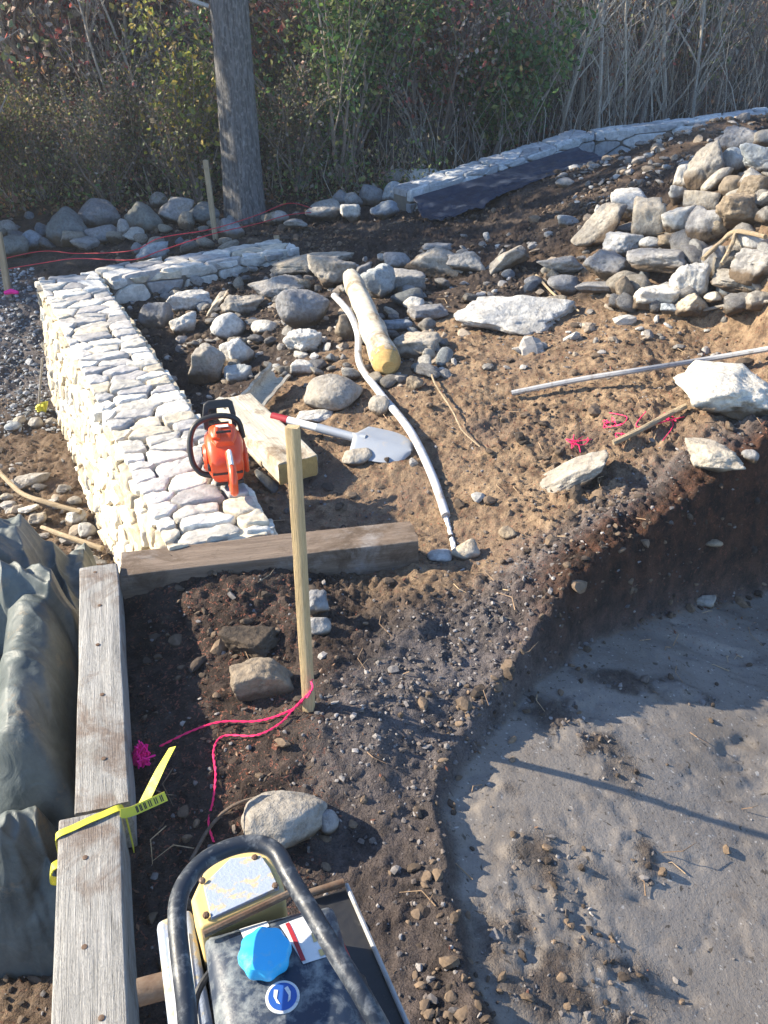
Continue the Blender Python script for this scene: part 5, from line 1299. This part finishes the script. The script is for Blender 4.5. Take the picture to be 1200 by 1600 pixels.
for i in range(10): place(protoM, wp(-60+58*i, 8.6)+rnd.uniform(-.1, .1), 8.25+rnd.uniform(0, .8), rnd.uniform(0, 6), rnd.uniform(.35, .62), *GM)
for i in range(9): place(protoY, wp(-40+60*i, 8.9)+rnd.uniform(-.2, .2), 8.7+rnd.uniform(0, 1.2), rnd.uniform(0, 6), rnd.uniform(.4, .65), *GY)
for i in range(26): yy = rnd.uniform(9.4, 13); place(protoR, wp(-120+34*i+rnd.uniform(-20, 20), yy), yy, rnd.uniform(0, 6), rnd.uniform(.8, 1.5), *GR)
for i in range(5): yy = rnd.uniform(11.5, 16); place(protoM, wp(rnd.uniform(-100, 1300), yy), yy, rnd.uniform(0, 6), rnd.uniform(.9, 1.5), 'brown-green shrub', 'shrub', 'farther autumn shrubs')
for i in range(7): yy = rnd.uniform(12, 15); place(protoR, wp(rnd.uniform(760, 1300), yy), yy, rnd.uniform(0, 6), rnd.uniform(.6, 1.0), 'reddish shrub', 'shrub', 'reddish shrubs among saplings')
# shrubs off to the left that shade the boulders
for i in range(4): place(protoM, -3.6-i*.9, 7.3+i*.22+rnd.uniform(-.2, .4), rnd.uniform(0, 6), rnd.uniform(.8, 1.25), 'mixed shrub', 'shrub', 'shrubs left of the boulder row')
# saplings: six kinds
def make_sapling(seed, h, c, lean, r):
    rnd_ = random.Random(seed); root = thing('sapling', None, None); mb = MB(); P = []; cur = Vector((0,0,-.1)); d = Vector((lean, 0, 1)).normalized(); n = 14; Rr = []
    for i in range(n): P.append(cur.copy()); Rr.append(r*(1-.8*i/n)); d = (d+Vector((rnd_.gauss(0, .07), rnd_.gauss(0, .07), .03))).normalized(); cur = cur+d*(h/n)
    mb.tube(P, Rr, 7, cap=False, c=c); mb.build('trunk', M['twig'], root, col=True)
    mb = MB(); tips = []
    for k in range(15):
        i = rnd_.randint(1, n-2); a = rnd_.uniform(0, 6.28); grow(mb, P[i], Vector((math.cos(a), math.sin(a), 1.1)).normalized(), rnd_.uniform(.4, 1.2), Rr[i]*.45, 1, tips, c, rnd_, .4, 3, 5, .2, .0022)
    cr = mb.build('crown', M['twig'], root, col=True)
    T = np.array([t[:] for t in tips]); rs_ = np.random.RandomState(seed); q = T[rs_.randint(0, len(T), 130)]+rs_.normal(0, .03, (130, 3)); quads_mesh('leaves', q, .045, RED+ORG+MIX, seed, M['leaf'], cr, up=.5)
    return root
SC_ = [(.40,.34,.28), (.28,.23,.19), (.46,.41,.35), (.16,.13,.11), (.28,.24,.20), (.30,.25,.19)]
saps = [make_sapling(50+i, 3.4+.5*i, SC_[i], [-.12, .08, .15, -.05, .02, -.2][i], [.022, .03, .018, .045, .026, .016][i]) for i in range(6)]
sl_ = ['pale slender sapling', 'brown sapling', 'whitish thin sapling', 'dark thick sapling', 'grey straight sapling', 'very thin leaning sapling']
used = [0]*6
def put_sap(k, x, y, rz, sc):
    z = gz(x, y)-.03; lab = sl_[k]+' '+deep(y)+' '+where(x, y)
    if not used[k]: used[k] = 1; put(saps[k], x, y, rz, sc, lab, 'sapling', 'saplings in the woods, kind '+['pale', 'brown', 'whitish', 'dark', 'grey', 'leaning'][k])
    else: copy_kids(saps[k], (x, y, z), rz, sc, lab)
def copy_kids(o, loc, rz, sc, lab):
    r = o.copy(); COL.objects.link(r); r.location = loc; r.rotation_euler = (0, 0, rz); r.scale = (sc,)*3; r['label'] = lab
    for ch in o.children:
        c = ch.copy(); COL.objects.link(c); c.parent = r
        for g in ch.children: d = g.copy(); COL.objects.link(d); d.parent = c
for i in range(120):
    px = rnd.uniform(620, 1320) if i < 60 else rnd.uniform(-60, 700); y = rnd.uniform(10.4, 17) if i < 60 else rnd.uniform(10, 15)
    x = wp(px, y); k = rnd.choice([0, 0, 1, 2, 2, 3, 4, 4, 5]); put_sap(k, x, y, rnd.uniform(0, 6), rnd.uniform(.7, 1.25))
# pale stems that catch the light in front of the thicket
for px, y, k, sc, rz in [(868, 9.9, 2, 1.1, 0), (905, 10.3, 0, 1.0, 1.2), (938, 9.9, 2, 1.3, 2.2), (952, 10.6, 0, .9, 3), (975, 10.1, 2, .8, 4.4), (1000, 10.8, 2, 1.2, .6), (1040, 10.6, 0, 1.2, 5), (1085, 11, 2, 1.1, 2), (815, 10.2, 0, .9, 2.7), (250, 9.3, 2, .9, 3.3), (225, 9.0, 0, .8, .4), (120, 9.2, 1, 1.0, 1), (50, 9.3, 4, 1.1, 4)]:
    put_sap(k, wp(px, y), y, rz, sc)
# thick back trees
def make_tree(seed, h, r, label_, x, y, leafn=0, cols=MIX, low=.35, group=None):
    rnd_ = random.Random(seed); o = thing('tree', label_, 'tree', (x, y, gz(x, y)-.05), 0, group); mb = MB(); P = []; Rr = []; cur = Vector((0,0,0)); d = Vector((rnd_.uniform(-.06, .06), 0, 1)).normalized(); n = 18
    for i in range(n): P.append(cur.copy()); Rr.append(r*(1+.5*math.exp(-i*1.3))*(1-.7*i/n)); d = (d+Vector((rnd_.gauss(0, .03), rnd_.gauss(0, .03), .03))).normalized(); cur = cur+d*(h/n)
    mb.tube(P, Rr, 14, cap=False); mb.build('trunk', M['bark2'], o)
    mb = MB(); tips = []
    for k in range(16):
        i = rnd_.randint(int(n*low), n-2); a = rnd_.uniform(0, 6.28); grow(mb, P[i], Vector((math.cos(a), math.sin(a), .6)).normalized(), rnd_.uniform(.16, .3)*h, Rr[i]*.5, 2, tips, (.16,.14,.12), rnd_, .5, 3, 6, .1, .003)
    cr = mb.build('crown', M['twig'], o, col=True)
    if leafn:
        T = np.array([t[:] for t in tips]); rs_ = np.random.RandomState(seed); q = T[rs_.randint(0, len(T), leafn)]+rs_.normal(0, .22, (leafn, 3)); quads_mesh('leaves', q, .13, cols, seed, M['leaf'], cr, up=.5, aspect=.8)
    return o
for i, (px, y, r, lab) in enumerate([(612,9.5,.15,'dark tree trunk at the top behind the tall green shrub'), (10,11.5,.13,'dark tree at the upper left corner of the woods'), (232,13,.11,'slim dark tree above the large light grey boulder'),
        (820,14,.10,'slim dark tree above the low green bush'), (985,16,.14,'grey tree deep behind the pale saplings'), (1150,15,.12,'dark tree behind the top of the stone heap'), (480,15,.15,'tree deep in the woods right of the main trunk'), (130,15,.15,'tree deep in the woods at the left'), (700,12,.09,'slim grey tree above the start of the black cloth'), (900,12.5,.08,'slim grey tree above the middle of the far wall'), (1060,13.5,.11,'brownish tree trunk above the right part of the far wall'), (290,12,.09,'slim tree seen left of the main trunk'), (60,10.5,.07,'thin dark trunk near the upper left corner')]):
    make_tree(200+i, rnd.uniform(7, 10), r, lab, wp(px, y), y, 0)
for i, (x, y) in enumerate([(-5.6, 7.7), (-9.8, 8.3)]):
    make_tree(300+i, 8+.4*(i % 3), .12, 'leafy autumn tree of the woods beyond the left side of the boulder row', x, y, 3800, MIX, .18, 'leafy trees left of the boulder row')
# undergrowth tangle of bare twigs and the leaves on the forest floor
mb = None
rs = np.random.RandomState(9); n = 3600
px = rs.uniform(-150, 1350, n); yy = 8.3+rs.beta(1.1, 1.6, n)*9; xx = (px-600)/FPX*(yy*CP+(CAMZ-.5)*SP)
kk = yy-.5*np.clip(xx, 0, 4) > 8.15; xx, yy = xx[kk], yy[kk]; n = len(xx); zz = ground(xx, yy)
L = rs.uniform(.2, 1.2, n)*(.6+.5*sstep(0, 3, xx)); az = rs.uniform(0, 6.28, n); tl_ = np.abs(rs.normal(0, .35, n))
B = np.stack([xx, yy, zz-.02], 1); Dd = np.stack([np.cos(az)*np.sin(tl_), np.sin(az)*np.sin(tl_), np.cos(tl_)], 1)
C1 = B+Dd*L[:, None]*.5+rs.normal(0, .04, (n, 3)); E = B+Dd*L[:, None]+rs.normal(0, .10, (n, 3)); r = rs.uniform(.0025, .008, n)
ring = np.array([[1, 0, 0], [-.5, .87, 0], [-.5, -.87, 0]])
V = np.stack([B[:, None]+ring*r[:, None, None], C1[:, None]+ring*r[:, None, None]*.8, E[:, None]+ring*r[:, None, None]*.4], 1).reshape(-1, 3)
f = []
for a_ in (0, 1):
    for k in range(3): f.append([a_*3+k, a_*3+(k+1) % 3, (a_+1)*3+(k+1) % 3, (a_+1)*3+k])
F = (np.array(f)[None]+(np.arange(n)*9)[:, None, None]).reshape(-1, 4)
me = nmesh('undergrowth', V, F); pal = np.array([(.34,.29,.23), (.20,.16,.13), (.13,.10,.085), (.42,.38,.32), (.26,.20,.15)]); vcol(me, np.repeat(pal[rs.randint(0, 5, n)], 9, 0))
tag(link('undergrowth', me, M['twig']), kind='stuff')
n = 16000; yy = 8.1+rs.beta(1, 2, n)*16; xx = rs.uniform(-1, 1, n)*(yy*.62+2); kk = yy-.5*np.clip(xx, 0, 4) > 8.0; xx, yy = xx[kk], yy[kk]
P = np.stack([xx, yy, ground(xx, yy)+.015], 1)
tag(quads_mesh('leaf_litter', P, .07, [(.26,.14,.07), (.18,.11,.06), (.32,.2,.1), (.14,.09,.06), (.36,.16,.08)], 10, M['leaf'], up=3, aspect=.7), kind='stuff')
n = 9000; yy = 8.0+rs.beta(1, 2.4, n)*6; px = rs.uniform(-100, 700, n); xx = (px-600)/FPX*(yy*CP+1.6*SP); zz = ground(xx, yy); 
P = np.stack([xx, yy, zz+np.abs(rs.normal(0, .22, n))], 1)
tag(quads_mesh('weeds', P, .045, GREEN+MIX+[(.2,.24,.06)], 11, M['leaf'], up=.6, aspect=.6), kind='stuff')
print('objects', len(bpy.data.objects), 'polys', sum(len(m.polygons) for m in bpy.data.meshes))

hz = MB(); hz.box((-26, -8, -2.2), (26, 74, 13)); ho = hz.build('added_haze', None, smooth=False)  # thin volume added to lighten the distance, standing in for lens-flare veil
hm = bpy.data.materials.new('added_haze'); hm.use_nodes = True; hn = hm.node_tree; hn.nodes.remove(hn.nodes['Principled BSDF'])
pv = hn.nodes.new('ShaderNodeVolumePrincipled'); pv.inputs['Color'].default_value = (.80, .88, 1, 1); pv.inputs['Density'].default_value = .0035; pv.inputs['Anisotropy'].default_value = .3
hn.links.new(pv.outputs[0], hn.nodes['Material Output'].inputs['Volume']); ho.data.materials.clear(); ho.data.materials.append(hm); tag(ho, kind='stuff')
